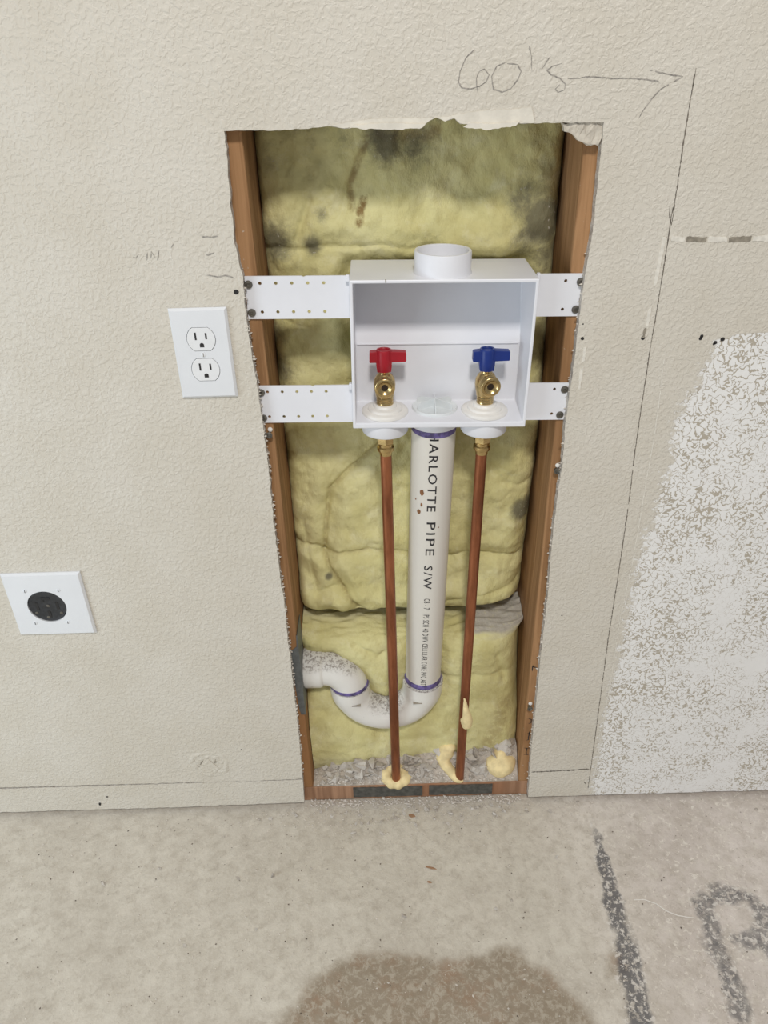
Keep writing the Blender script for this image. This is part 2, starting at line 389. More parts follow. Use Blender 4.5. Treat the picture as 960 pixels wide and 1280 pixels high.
def m_floor():
    t = NT('concrete_slab')
    sep = t.n('SeparateXYZ'); t.l(t.tc.outputs['Object'], sep.inputs[0])
    side = t.step(t.math('ADD', sep.outputs[0], t.math('MULTIPLY', t.math('SUBTRACT', t.noise(6, 3), .5), .2)), .18, .42)
    a = t.step(t.noise(5, 6, .62), .3, .7); b = t.step(t.noise(38, 6, .7), .35, .7)
    smooth = t.mix(a, lin((198, 191, 178)), lin((214, 208, 195)))
    rough_ = t.mix(a, lin((196, 186, 177)), lin((216, 207, 199)))
    col = t.mix(side, smooth, rough_)
    col = t.mix(t.math('MULTIPLY', b, .42), col, lin((168, 158, 143)))
    col = t.mix(t.math('MULTIPLY', t.step(t.noise(75, 6, .8, None, .8), .48, .66), .34), col, lin((156, 146, 132)))
    leftw = t.math('MULTIPLY', t.step(t.noise(30, 7, .8, None, .5), .50, .66), .55)
    col = t.mix(leftw, col, lin((214, 207, 194)))
    fl = t.step(t.noise(95, 5, .75, None, .9), .57, .62)
    col = t.mix(t.math('MULTIPLY', fl, t.math('ADD', .22, t.math('MULTIPLY', side, .55))), col, lin((226, 219, 208)))
    dk = t.step(t.noise(230, 3, .6), .68, .74)
    col = t.mix(t.math('MULTIPLY', dk, .45), col, lin((120, 108, 94)))
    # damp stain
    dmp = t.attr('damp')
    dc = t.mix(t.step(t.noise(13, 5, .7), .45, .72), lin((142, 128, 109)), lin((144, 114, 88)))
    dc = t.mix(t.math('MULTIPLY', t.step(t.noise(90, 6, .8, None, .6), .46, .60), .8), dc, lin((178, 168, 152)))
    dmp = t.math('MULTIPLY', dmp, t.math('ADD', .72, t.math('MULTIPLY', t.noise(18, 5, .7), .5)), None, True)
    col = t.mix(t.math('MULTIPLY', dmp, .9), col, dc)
    # sprayed black marking, worn through to the slab
    worn = t.math('SUBTRACT', 1.0, t.step(t.noise(105, 5, .72), .52, .60))
    pm = t.math('MULTIPLY', t.step(t.math('ADD', t.attr('paint'), t.math('MULTIPLY', t.math('SUBTRACT', t.noise(70, 5, .75), .5), .9)), .18, .85), t.math('ADD', .22, t.math('MULTIPLY', worn, .60)))
    col = t.mix(pm, col, t.mix(t.noise(60, 4), lin((66, 66, 70)), lin((102, 102, 106))))
    chip = t.math('MULTIPLY', t.math('MULTIPLY', t.step(t.noise(120, 4, .7), .54, .60), t.step(t.attr('paint'), 0.0, .3)), .85)
    col = t.mix(chip, col, lin((214, 208, 200)))
    h = t.math('ADD', t.math('MULTIPLY', t.noise(40, 5, .65), 1.0), t.math('MULTIPLY', t.noise(210, 4, .65), .6))
    return t.done(col, t.math('ADD', .62, t.math('MULTIPLY', b, .2)), None, t.bump(h, .35, .003), .3)
def m_pvc():
    t = NT('dusty_white_pvc')
    geo = t.n('NewGeometry'); sp = t.n('SeparateXYZ'); t.l(geo.outputs['Normal'], sp.inputs[0])
    topf = t.step(t.math('ADD', sp.outputs[2], t.math('MULTIPLY', t.noise(60, 4), .5)), .58, .98)
    col = t.mix(t.noise(25, 3), lin((222, 219, 212)), lin((233, 231, 226)))
    grit = t.step(t.noise(210, 4, .7, None, .8), .50, .56)
    d = t.math('MULTIPLY', topf, t.math('ADD', .25, t.math('MULTIPLY', grit, .7)))
    col = t.mix(d, col, lin((150, 142, 134)))
    sm = t.math('MULTIPLY', t.step(t.noise(70, 5, .7), .64, .7), .35)
    col = t.mix(sm, col, lin((160, 150, 140)))
    return t.done(col, t.math('ADD', .25, t.math('MULTIPLY', topf, .5)), None, t.bump(t.math('MULTIPLY', grit, topf), .5, .001), .5)
def m_pipe():
    t = NT('cream_pvc_pipe')
    col = t.mix(t.noise(18, 4, .6, t.coords((1, 1, .15))), lin((214, 209, 199)), lin((226, 222, 213)))
    sp = t.step(t.noise(150, 3, .6), .72, .76)
    col = t.mix(t.math('MULTIPLY', sp, .4), col, lin((150, 128, 100)))
    return t.done(col, .38, None, None, .45)
def m_copper():
    t = NT('aged_copper')
    v = t.coords((1, 1, .16))
    col = t.mix(t.step(t.noise(45, 5, .65, v), .35, .68), lin((128, 78, 52)), lin((176, 112, 78)))
    gr = t.math('MULTIPLY', t.step(t.noise(30, 5, .7, v), .60, .70), .75)
    col = t.mix(gr, col, lin((70, 72, 62)))
    return t.done(col, t.math('ADD', .34, t.math('MULTIPLY', gr, .4)), .75, t.bump(t.noise(200, 4), .1, .0005))
def m_chunk():
    t = NT('broken_plaster')
    oi = t.n('ObjectInfo')
    col = t.mix(oi.outputs['Random'], lin((198, 189, 178)), lin((232, 226, 217)))
    col = t.mix(t.math('MULTIPLY', t.step(t.noise(150, 5, .7), .45, .7), .5), col, lin((146, 136, 126)))
    return t.done(col, .95, None, t.bump(t.noise(300, 5, .7), .7, .002), .1)

WALL = m_wall(); GYP_M = m_gypsum()
WOOD = m_wood('stud_pine', (142, 106, 72), (174, 134, 96), (156, 114, 76))
WOOD2 = m_wood('plate_pine', (142, 108, 84), (176, 138, 110), (156, 114, 86))
INS = m_insul(); FLOOR = m_floor(); PVC = m_pvc(); PIPE = m_pipe(); COPPER = m_copper(); CHUNK = m_chunk()
BOXW = simple('white_box_plastic', (229, 230, 235), .38, var=.012, scale=20)
CAPW = simple('pale_cap_plastic', (224, 228, 229), .3, var=.015)
COLLAR = simple('warm_white_plastic', (233, 230, 224), .42, var=.02)
BRASS = simple('brass', (200, 174, 122), .26, 1.0, .12, 90, .1, 500)
BRASS_SHADE = simple('brass_bore_shade', (46, 32, 18), .6, .3)  # near-black brass, paints in the shade inside the hose outlet
RED = simple('red_handle_plastic', (164, 14, 34), .42, var=.06)
BLUE = simple('blue_handle_plastic', (12, 44, 122), .42, var=.06)
PURPLE = simple('purple_primer', (104, 92, 146), .45, var=.3, scale=120)
INK = simple('black_print', (40, 38, 42), .6, var=.1)
RUST = simple('rust_spot', (134, 92, 58), .8, var=.2)
PLATEW = simple('white_cover_plate', (226, 228, 231), .34, var=.012, scale=20)
RECW = simple('white_receptacle', (230, 231, 232), .36, var=.012)
DARK = simple('opening_shade', (38, 36, 35), .7, var=.1)  # near-black colour put in for the shade inside slots and holes
BLACK = simple('black_receptacle', (44, 46, 50), .38, var=.2, scale=200)
STEEL = simple('zinc_plate', (112, 116, 118), .5, .55, .12, 80, .1)
SCREW = simple('screw_steel', (120, 116, 108), .45, .7, .15, 200)
FELT = simple('grey_felt_strip', (88, 86, 80), .85, 0, .18, 120, .3)
FOAM = simple('spray_foam', (236, 216, 164), .75, 0, .09, 70, .5, 160)
PENCIL = simple('graphite', (160, 154, 146), .7, var=.2, scale=300)
SCORE = simple('score_line', (116, 108, 98), .9, var=.25, scale=300)
FAINT = simple('pale_scratch', (224, 219, 208), .9, var=.06, scale=200)
PATCH1 = simple('scraped_grey', (150, 142, 128), .9, var=.15, scale=150)
SHEATH = simple('sheathing_board', (110, 86, 60), .9, var=.2)
THREADM = simple('white_thread', (226, 222, 214), .8, var=.03)
BRICKC = simple('brown_chip', (164, 128, 98), .9, var=.15)

# ------------------------------------------------------------------ setting: floor
def warp(s, fine, far):       # s in 0..1 -> coordinate, fine in the middle
    c = s*2-1; a = abs(c)
    v = a/.86*fine if a < .86 else fine+(a-.86)/.14*(far-fine)
    return math.copysign(v, c)
DAMP_POLY = DAMP+[(0.20, -0.46), (0.0, -0.50), (-0.19, -0.45)]
def floor_fn(u, v):
    x = warp(u, .82, 1.8)
    y = .02-(v/.88*.54) if v < .88 else -.52-(v-.88)/.12*2.2
    if v < .02: y = .17-(v/.02)*.16 if v < .02 else y
    n1 = noise.noise((x*28, y*28, 0))*.010+noise.noise((x*80, y*80, 4))*.005
    d = 0.0; pnt = 0.0
    if y > -.60 and abs(x) < .9:
        e = seg_dist(x, y, DAMP_POLY+[DAMP_POLY[0]])
        e = e if in_poly(x, y, DAMP_POLY) else -e
        d = sstep(e+n1*.9, -.012, .012)
        e2 = seg_dist(x, y, DAMP2+[DAMP2[0]]); e2 = e2 if in_poly(x, y, DAMP2) else -e2
        d = max(d, .7*sstep(e2+n1*.4, -.008, .006))
        w1 = .012+.016*sstep(-y, .05, .30)
        f1 = (.35+.65*sstep(-y, .05, .11))
        pnt = max(pnt, f1*(1-sstep(seg_dist(x, y, PAINT1)+n1, w1*.25, w1*.95)))
        for P in (PAINT2, PAINT3, PAINT4):
            pnt = max(pnt, .66*(1-sstep(seg_dist(x, y, P)+n1, .006, .027)))
    z = noise.noise((x*9, y*9, 2))*.0012
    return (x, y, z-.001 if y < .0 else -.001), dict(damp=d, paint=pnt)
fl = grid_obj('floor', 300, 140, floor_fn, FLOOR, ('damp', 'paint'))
tag(fl, 'bare beige concrete slab with a damp stain and black sprayed marks', kind='structure')

# ------------------------------------------------------------------ setting: drywall with the cut-out
left = rough_line(LEFT_EDGE, .005, .0011, 1.0)
right = rough_line(RIGHT_EDGE+[(.2028, .0095)], .005, .0007, 2.0)
top = rough_line([LEFT_EDGE[0]]+TOP_EDGE+[RIGHT_EDGE[0]], .004, .0006, 3.0)
cut_l = rough_line([(-1.8, .0772), (-.60, .0760), (-.42, .0752), (-.30, .0742), (-.2012, .0762)], .005, .0009, 4.0)
low_r = rough_line([(.2028, .0095), (1.8, .0075)], .012, .0012, 5.0)
outline = [(-1.8, 2.44), (1.8, 2.44)] + low_r[::-1] + right[::-1][1:] + top[::-1][1:] + left[1:] + cut_l[::-1]
bm = bmesh.new(); plate(bm, outline, 0.0, .0127, (), 1)
wall = obj('wall_back', bm, [WALL, GYP_M])
tag(wall, 'cream textured drywall with a tall rough cut-out and a skimmed white patch', kind='structure')
strip = rough_line([(-1.8, .0722), (-.60, .0722), (-.42, .0725), (-.30, .0729), (-.2008, .0730)], .005, .0009, 6.0)
low_l = rough_line([(-.2030, .0122), (-.46, .0086), (-1.8, .0100)], .008, .0014, 7.0)
bm = bmesh.new(); plate(bm, strip+low_l, .0004, .0127, (), 1)
obj('drywall_strip', bm, [WALL, GYP_M], wall)

wp = lambda x, z: (x, -.0003, z)
def wall_mark(name, lines, mat, label=None, w=.0012, gaps=.25, wob=.5):
    bm = bmesh.new()
    for i, L in enumerate(lines):
        ribbon(bm, L, w, wp, wob, gaps, i*7.3+len(name))
    o = obj(name, bm, mat, wall)
    if label: o['label'] = label
    return o
wall_mark('pencil_writing', [W6, W0, WA, WB, WS], PENCIL, 'faint pencilled 60\'s on the wall', .0009, -.1)
wall_mark('pencil_arrow', [WAR, WH1, WH2], PENCIL, 'faint pencilled arrow pointing right', .0010, 0)
wall_mark('score_line', [LONG], SCORE, 'long thin dark line scored down the wall', .0010, .05, .7)
wall_mark('pencil_mark', [FORK], SCORE, None, .0007, .1)
wall_mark('score_line', [CUTR], SCORE, None, .0022, .15, .7)
wall_mark('pale_scratch', [SCR], FAINT, 'thin pale scratch beside the scored line', .0014, .25)
for L in ([(-.2125, .953), (-.222, .9555), (-.231, .954), (-.243, .9565)], [(-.224, 1.000), (-.232, .999), (-.243, .9995)], [(-.231, .982), (-.238, .979), (-.246, .980)]):
    wall_mark('pencil_mark', [L], PENCIL, None, .0013, .2)
wall_mark('pencil_scribble', [[(-.300, .978), (-.303, .985), (-.305, .977)], [(-.308, .984), (-.310, .975)], [(-.294, .986), (-.298, .975)],
                          [(-.318, .982), (-.322, .978), (-.328, .981)], [(-.276, .993), (-.280, .988)]], PENCIL, None, .0008, .4)
wall_mark('pencil_mark', [[(.3005, .046), (.3045, .040)]], SCORE, None, .0014, 0)
# scraped horizontal groove and chips beside it
for i, ((x0, z0), (x1, z1)) in enumerate(zip(STRIPSEG, STRIPSEG[1:])):
    bm = bmesh.new()
    a = rough_line([(x0+.001, z0+.0028), (x1-.001, z1+.0028)], .003, .0014, i*3.1)
    b = rough_line([(x1-.001, z1-.0028), (x0+.001, z0-.0028)], .003, .0014, i*5.7)
    plate(bm, a+b, -.0006, .002)
    obj('scraped_patch', bm, [FAINT, PATCH1, FAINT, PATCH1, FAINT][i], wall)
for P, m in (([(.2850, .985), (.2895, .985), (.2885, .955), (.2870, .930), (.2835, .928), (.2840, .955)], FAINT),
             ([(.2815, .900), (.2860, .905), (.2850, .880), (.2820, .879)], FAINT),
             ([(.2805, .878), (.2835, .878), (.2825, .866), (.2800, .866)], PATCH1),
             ([(.2085, .855), (.2130, .856), (.2125, .838), (.2085, .835)], FAINT),
             ([(.2075, .828), (.2120, .828), (.2105, .800), (.2080, .800)], FAINT)):
    bm = bmesh.new(); plate(bm, rough_line(P+[P[0]], .003, .0010, P[0][1]*30)[:-1], -.0006, .002)
    obj('scraped_patch', bm, m, wall)
# nail and screw holes: dark discs painted in for the shade inside
for x, z, r in ((-.2115, .9357, .0032), (.3535, .8655, .0018), (.3525, .8625, .0016), (.3721, .8570, .0022), (.3705, .8550, .0014), (.3800, .8608, .0028),
                (.2060, .8670, .0022), (.2050, .8850, .0010), (.2810, .8655, .0024), (-.5704, .0255, .0022), (-.5710, .0225, .0018), (-.5534, .0434, .0014),
                (-.30, .155, .0012), (.2235, .43, .0011)):
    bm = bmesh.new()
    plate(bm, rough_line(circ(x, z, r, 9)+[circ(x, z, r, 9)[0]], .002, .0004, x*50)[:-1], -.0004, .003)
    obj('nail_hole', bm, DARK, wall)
# torn paper face along the top edge, broken corner of gypsum
bm = bmesh.new(); plate(bm, rough_line([(x, z+.0004) for x, z in FLAP]+[(FLAP[0][0], FLAP[0][1]+.0004)], .004, .0007, 8.0)[:-1], -.0012, .006)
o = obj('torn_paper', bm, simple('torn_white_paper', (222, 216, 203), .9, 0, .05, 60, .5, 200), wall)
o['label'] = 'torn white paper and gypsum along the top edge'
bm = bmesh.new()
fl2 = [(-.070, 1.1065), (-.040, 1.1050), (-.010, 1.1040), (.008, 1.1052), (.012, 1.1085), (-.012, 1.1100), (-.045, 1.1105), (-.066, 1.1092)]
plate(bm, rough_line(fl2+[fl2[0]], .003, .0010, 9.0)[:-1], -.0035, -.0010)
fl3 = [(.052, 1.1045), (.080, 1.1015), (.108, 1.1042), (.112, 1.1085), (.084, 1.1072), (.058, 1.1080)]
plate(bm, rough_line(fl3+[fl3[0]], .003, .0010, 10.0)[:-1], -.0035, -.0010)
obj('torn_paper', bm, bpy.data.materials['torn_white_paper'], wall)
bm = bmesh.new(); plate(bm, rough_line(GYP+[GYP[0]], .004, .0013, 11.0)[:-1], .0025, .0122)
bmesh.ops.subdivide_edges(bm, edges=[e for e in bm.edges if e.calc_length() > .006], cuts=2)
for v in bm.verts:
    v.co.y += .0025*noise.noise((v.co.x*170, v.co.z*170, 1))
o = obj('broken_gypsum', bm, simple('broken_gypsum_face', (204, 196, 182), .95, 0, .08, 90, .8, 260), wall)
o['label'] = 'broken gypsum corner left over the stud'
# old plugged hole: ring of plaster with a diamond flake
bm = bmesh.new()
cx, cz = -.3590, .1210
for rad, w, hgt in ((.0300, .0060, .0026), (.0200, .0055, .0022)):
    n = 40; loops = []
    for k in range(n):
        a = 2*math.pi*k/n
        if rad < .02 and (a > 3.6 and a < 5.9): hk = .0002
        else: hk = hgt*max(-.1, .45+1.5*noise.noise((math.cos(a)*4, math.sin(a)*4, rad*100)))
        rr = rad*(1+.28*noise.noise((math.cos(a)*2, math.sin(a)*2, rad*300)))
        loops.append([bm.verts.new((cx+q*math.cos(a), -yy, cz+q*math.sin(a)*.95)) for q, yy in ((rr-w, -.0005), (rr-w*.3, hk), (rr+w*.3, hk), (rr+w, -.0005))])
    for k in range(n):
        A, B = loops[k], loops[(k+1) % n]
        for q in range(3): bm.faces.new((A[q], A[q+1], B[q+1], B[q]))
o = obj('plaster_patch', bm, WALL, wall, smooth=True, angle=60); o['label'] = 'round rough plaster patch on the wall'
bm = bmesh.new(); plate(bm, [(cx-.001, cz-.026), (cx+.015, cz-.010), (cx, cz+.012), (cx-.016, cz-.009)], -.0010, .001)
obj('plaster_flake', bm, WALL, wall)
for (a, b, c, d) in ((cx-.015, cz+.003, .009, .5), (cx+.012, cz+.010, .007, -.6)):
    bm = bmesh.new(); ribbon(bm, [(a-c*.5, b-c), (a, b), (a+c*.6, b+c*.9)], .0028, wp, .5, 0, a*40)
    obj('plaster_crack', bm, PATCH1, wall)

# ------------------------------------------------------------------ framing behind the drywall
def stud(x0, x1, label):
    bm = bmesh.new()
    n = 60
    rows = []
    for k in range(n+1):
        z = .036+(2.40-.036)*k/n
        w = .0010*noise.noise((x0*5, z*9, 3))
        rows.append([bm.verts.new(p) for p in ((x0+w, .0128, z), (x1+w, .0128, z), (x1+w, .153, z), (x0+w, .153, z))])
    for A, B in zip(rows, rows[1:]):
        for q in range(4): bm.faces.new((A[q], A[(q+1) % 4], B[(q+1) % 4], B[q]))
    bm.faces.new(rows[0]); bm.faces.new(rows[-1])
    o = obj('wall_stud', bm, WOOD, None, ((x0+x1)/2, .08, .036), bevel=.0025)
    tag(o, label, 'stud', 'studs framing the opening')
    return o
sl = stud(-.2245, -.1865, 'brown wooden stud along the left side of the opening')
sr = stud(.1865, .2245, 'brown wooden stud along the right side of the opening')
# carpenter marks on the right stud
sp_ = lambda x, z: (x, .0124, z)
for k, G in enumerate(([[(.1885, .315), (.1975, .312)], [(.1905, .318), (.1900, .305)], [(.1975, .312), (.1985, .306)]],
                       [[(.192, .196), (.197, .194), (.1975, .186), (.193, .184)]], [[(.1925, .160), (.1975, .160)], [(.1960, .166), (.1955, .145), (.1925, .143)]],
                       [[(.1895, .124), (.1985, .123)], [(.1900, .108), (.1990, .107)], [(.1945, .124), (.1945, .107)]])):
    bm = bmesh.new()
    for i, L in enumerate(G): ribbon(bm, L, .0016, sp_, .3, -.3, i*3.0+k)
    o = obj('ink_mark', bm, INK, sr); o['label'] = 'black handwritten mark on the stud'
bp = thing('bottom_plate', 'brown wooden bottom plate under the rubble with dark grey strips', 'bottom plate', (0, .08, 0))
bm = bmesh.new(); box(bm, -1.8, 1.8, .0135, .153, .0005, .0355); obj('plank', bm, WOOD2, bp, bevel=.0015)
for x0, x1 in ((-.114, .012), (.024, .139)):
    bm = bmesh.new()
    a = rough_line([(x0, .0080), (x1, .0075)], .006, .0010, x0*9); b = rough_line([(x1, .0318), (x0, .0325)], .006, .0010, x1*9)
    plate(bm, a+b, .0112, .0134)
    o = obj('felt_strip', bm, FELT, bp); o['label'] = 'dark grey strip on the plate front'
bm = bmesh.new(); box(bm, -1.8, 1.8, .0135, .153, 2.402, 2.44)  # unseen plate, added to close the cavity top against stray light
tag(obj('light_stop_plate', bm, WOOD2, None, (0, .08, 2.402)), 'unseen wooden top plate added above the studs to keep light out of the cavity', 'top plate')
bm = bmesh.new(); box(bm, -1.8, 1.8, .156, .168, 0, 2.44)
tag(obj('wall_outer', bm, SHEATH), 'dark sheathing board behind the insulation', kind='structure')

# ------------------------------------------------------------------ insulation
CREASES = [(c1, 1.0), (c2, .7), (c3, .8), (c4, .7), (c5, .8), (c6, .6), (c7, .7), (c8, .35), (c9, .6), (c11, .4), (c12, .5), (c13, .4)]
DRAD = [(.024, 1.0), (.024, .65), (.018, .5), (.022, .75), (.020, .6), (.022, .7), (.010, .8), (.008, .55), (.020, .6), (.016, 1.0), (.005, 1.0), (.016, .5),
        (.014, .35), (.022, .6), (.016, .4), (.014, .4), (.014, .4), (.014, .3)]
def upper_fn(u, v):
    x = -.1860+u*.3720
    if v < .07:
        t = v/.07; y = .150-.062*math.sin(t*math.pi/2); z = .374+.016*(1-math.cos(t*math.pi/2))
        edge = 0
    else:
        t = (v-.07)/.93; z = .390+t*.86; y = .088
    z += .006*noise.noise((x*11, 5, 1))*(1-sstep(v, .05, .16))
    dr = .1860-x; dl = x+.1860
    d = .010*noise.noise((x*9, z*8, 1.5))+.007*noise.noise((x*22, z*20, 4.2))+.0034*noise.noise((x*55, z*50, 7))+.0012*noise.noise((x*150, z*130, 2))
    d += .008*math.sin(max(0, min(1, dl/.372))*math.pi)
    d -= .020*sstep(x, -.105, -.075)*(1-sstep(x, .135, .165))*sstep(z, .80, .86)*(1-sstep(z, .935, .965))
    # the batt sinks away beside the right stud lower down
    sag = sstep(.72-z, 0, .35)
    d -= .045*sag*math.exp(-dr/.022)
    d -= .022*math.exp(-dr/.007)+.022*math.exp(-dl/.007)
    if v >= .07:
        d += .010*math.exp(-((z-.412)/.02)**2)
    for L, k in CREASES:
        e = seg_dist(x, z, L)
        if e < .05: d -= k*(.0062*math.exp(-(e/.0036)**2)+.0030*math.exp(-(e/.014)**2)-.003*math.exp(-((e-.022)/.012)**2))
    dirt = 0.0
    for (px, pz), (r, k) in zip(DIRT, DRAD):
        q = ((x-px)/r)**2+((z-pz)/(r*1.15))**2
        if q < 6: dirt = max(dirt, k*math.exp(-q*.55))
    dirt = max(dirt, .62*math.exp(-dr/.018)*sstep(z, .40, .5), .40*math.exp(-dl/.008), .5*sstep(z, 1.085, 1.115))  # grey dirt at right and top; left side also darkened towards the stud
    if z > .93: dirt = max(dirt, .50*sstep(x+.016*noise.noise((z*45, x*30, 1)), .112, .142)*sstep(z, .90, .97)*(1-.75*sstep(z+.02*noise.noise((x*50, 2, 8)), 1.02, 1.07)))
    brown_tint = max(.75*(1-sstep(seg_dist(x, z, st1), .002, .006)), 1.0*(1-sstep(seg_dist(x, z, st2), .0035, .006)), .6*(1-sstep(seg_dist(x, z, st3), .004, .012)))
    brown_tint = max(brown_tint, .45*(1-sstep(seg_dist(x, z, c1), .001, .005)), .3*(1-sstep(seg_dist(x, z, c2), .001, .005)))  # same brown also follows two of the creases
    dirt = min(1.0, dirt*1.25)
    return (x, y-d, z), dict(dirt=dirt, stain=brown_tint, dust=.35*(1-sstep(v, .03, .08)))
bu = grid_obj('insulation_batt', 150, 320, upper_fn, INS, ('dirt', 'stain', 'dust'), None, (0, .12, .42))
tag(bu, 'large stained yellow fibreglass batt behind the white outlet box', 'insulation', 'insulation batts in the wall cavity')
PROF = [(.150, .356), (.128, .359), (.104, .357), (.080, .352), (.060, .344), (.050, .328), (.047, .300), (.047, .25), (.049, .18), (.050, .11), (.051, .07), (.056, .040)]
def prof_at(v):
    k = v*(len(PROF)-1); i = min(int(k), len(PROF)-2); t = k-i
    def cr(a, b, c, d): return .5*((2*b)+(-a+c)*t+(2*a-5*b+4*c-d)*t*t+(-a+3*b-3*c+d)*t**3)
    g = lambda i_: PROF[max(0, min(len(PROF)-1, i_))]
    return tuple(cr(g(i-1)[q], g(i)[q], g(i+1)[q], g(i+2)[q]) for q in (0, 1))
def lower_fn(u, v):
    x = -.1855+u*.3710
    y, z = prof_at(v)
    dr = .1855-x; dl = x+.1855
    d = .006*noise.noise((x*10, z*9, 11.5))+.0045*noise.noise((x*26, z*22, 14.2))+.0020*noise.noise((x*70, z*60, 17))+.0008*noise.noise((x*180, z*160, 12))
    ft = sstep(v, .2, .5)
    d -= (.020*math.exp(-dr/.012)+.012*math.exp(-dl/.008)*sstep(z, .12, .25))
    d -= .030*sstep(.12-dr, 0, .12)*sstep(z, .02, .3)*0
    d -= .060*math.exp(-dr/.020)*sstep(z, .10, .30)*ft
    d += .010*math.exp(-dl/.03)*(1-sstep(z, .12, .22))
    # pressed in behind the trap
    tr = [(-.19, .283), (-.15, .281), (-.115, .25), (-.09, .20), (-.048, .178), (-.005, .20), (.014, .25), (.018, .36)]
    e = seg_dist(x, z, tr); d -= .036*math.exp(-(e/.034)**2)*sstep(v, .30, .42)
    for L, k in (([(-.17, .19), (-.12, .16), (-.05, .13)], .4), ([(.05, .255), (.10, .262), (.17, .255)], .6), ([(-.10, .335), (-.06, .31), (-.03, .33)], .6), ([(.14, .30), (.155, .24)], .7)):
        e = seg_dist(x, z, L)
        if e < .05: d -= k*(.006*math.exp(-(e/.005)**2)+.003*math.exp(-(e/.015)**2))
    lump = noise.noise((x*40, v*30, 3))
    dz = .004*lump*(1-ft)+.006*noise.noise((x*14, 2, 6))*(1-ft)
    rgt = sstep(x, .075, .10)
    dust = (1-sstep(v+.05*noise.noise((x*35, v*20, 9)), .30, .42))*max(rgt, .55*(1-sstep(v+.06*noise.noise((x*22, 1, 5)), .10, .26)))
    dust = max(dust, .22*(1-sstep(z, .05, .09)))
    dirt = .35*math.exp(-dr/.02)*sstep(z, .2, .3)
    brown_tint = .5*(1-sstep(seg_dist(x, z, [(.135, .10), (.150, .14), (.158, .19)]), .006, .022))
    return (x, y-d*(.35+.65*ft), z+dz), dict(dirt=dirt, stain=brown_tint, dust=dust)
bl = grid_obj('insulation_batt', 150, 150, lower_fn, INS, ('dirt', 'stain', 'dust'), None, (0, .12, .04))
tag(bl, 'short yellow fibreglass batt behind the drain trap with dust on top', 'insulation', 'insulation batts in the wall cavity')

# ------------------------------------------------------------------ washer outlet box
TILT = math.radians(1.12)
BX0, BX1, BYF, BZ0, BZ1 = -.0790, .1435, -.0120, .7570, .9465
PIV = Vector(((BX0+BX1)/2, 0, (BZ0+BZ1)/2))
def tilt_pt(p):
    d = Vector(p)-PIV
    return PIV+Vector((d.x*math.cos(TILT)+d.z*math.sin(TILT), d.y, -d.x*math.sin(TILT)+d.z*math.cos(TILT)))
ob = thing('outlet_box', 'white plastic washing machine outlet box with perforated side brackets', 'outlet box', PIV)
T = .0040
def box_shell():
    bm = bmesh.new()
    inn = [(BYF, BZ0+.0075), (.0500, BZ0+.0115), (.0520, .8480), (.0840, BZ1-T), (BYF, BZ1-T)]
    out = [(BYF, BZ0), (.0540, BZ0+.003), (.0570, .8470), (.0890, BZ1-.001), (.0860, BZ1), (BYF, BZ1)]
    def surf(prof, x0, x1):
        A = [bm.verts.new((x0, y, z)) for y, z in prof]; B = [bm.verts.new((x1, y, z)) for y, z in prof]
        for i in range(len(prof)-1): bm.faces.new((A[i], A[i+1], B[i+1], B[i]))
        bm.faces.new(A); bm.faces.new(B)
        return A[0], A[-1], B[0], B[-1]
    i0, i1, i2, i3 = surf(inn, BX0+T, BX1-T)
    o0, o1, o2, o3 = surf(out, BX0, BX1)
    bm.faces.new((i0, i2, o2, o0)); bm.faces.new((i1, i3, o3, o1)); bm.faces.new((i0, i1, o1, o0)); bm.faces.new((i2, i3, o3, o2))
    return bm
obj('box_body', box_shell(), BOXW, ob, bevel=.0012, seg=2)
# rib across the back panel, rim mark and corner tabs
bm = bmesh.new(); box(bm, BX0+T+.002, BX1-T-.002, .0505, .0530, .8466, .8484); obj('back_rib', bm, BOXW, ob, bevel=.0006)
for s, xe in ((-1, BX0), (1, BX1)):
    for z0 in (BZ1-.004, .806):
        bm = bmesh.new(); box(bm, min(xe, xe+s*.0042), max(xe, xe+s*.0042), .004, .0105, z0-.002, z0+.006); obj('corner_tab', bm, BOXW, ob, bevel=.001)
bm = bmesh.new(); box(bm, BX0+.042, BX0+.0432, BYF-.0004, BYF+.003, BZ1-.003, BZ1+.0003); obj('mould_mark', bm, PATCH1, ob)
# vent hub on top
bm = bmesh.new()
lathe(bm, [(.0300, .0), (.0300, .024), (.0308, .0262), (.0335, .0262), (.0342, .0245), (.0342, .004), (.0358, 0)], (.0325, .024, BZ1-.0005), n=48, cap=False)
obj('vent_hub', bm, BOXW, ob, smooth=True)
bm = bmesh.new(); lathe(bm, [(.0298, 0), (.0298, .003)], (.0325, .024, BZ1-.001), n=48); obj('hub_floor', bm, BOXW, ob)
# brackets with punched holes, screws
def bracket(x0, x1, z0, z1, cols, screws):
    bm = bmesh.new()
    holes = []
    for hx in cols:
        for hz in (z0+.0085, z1-.0085): holes.append(circ(hx, hz, .0021, 10))
    if x0 < 0:
        ol = [(x0, z0), (x1, z0), (x1, z1), (x0+.073, z1), (x0+.070, z1-.0012), (x0+.067, z1), (x0, z1)]
    else: ol = [(x0, z0), (x1, z0), (x1, z1), (x0, z1)]
    plate(bm, ol, .0104, .0124, holes)
    b = obj('bracket', bm, BOXW, ob)
    b['label'] = 'perforated white nailing bracket'
    for hx, hz in screws:
        bm = bmesh.new()
        lathe(bm, [(.0048, 0), (.0050, .0008), (.0042, .0022), (.0022, .0026), (.0018, .0012), (.0004, .0010)], (hx, .0104, hz), (0, -1, 0), 16)
        sc = obj('screw', bm, SCREW, b, smooth=True)
ZU0, ZU1, ZL0, ZL1 = .8950, .9465, .7565, .8080
bracket(-.2035, BX0, ZU0, ZU1, [-.186, -.167, -.148, -.129, -.110], [(-.1995, ZU1-.0095), (-.1985, ZU0+.0080)])
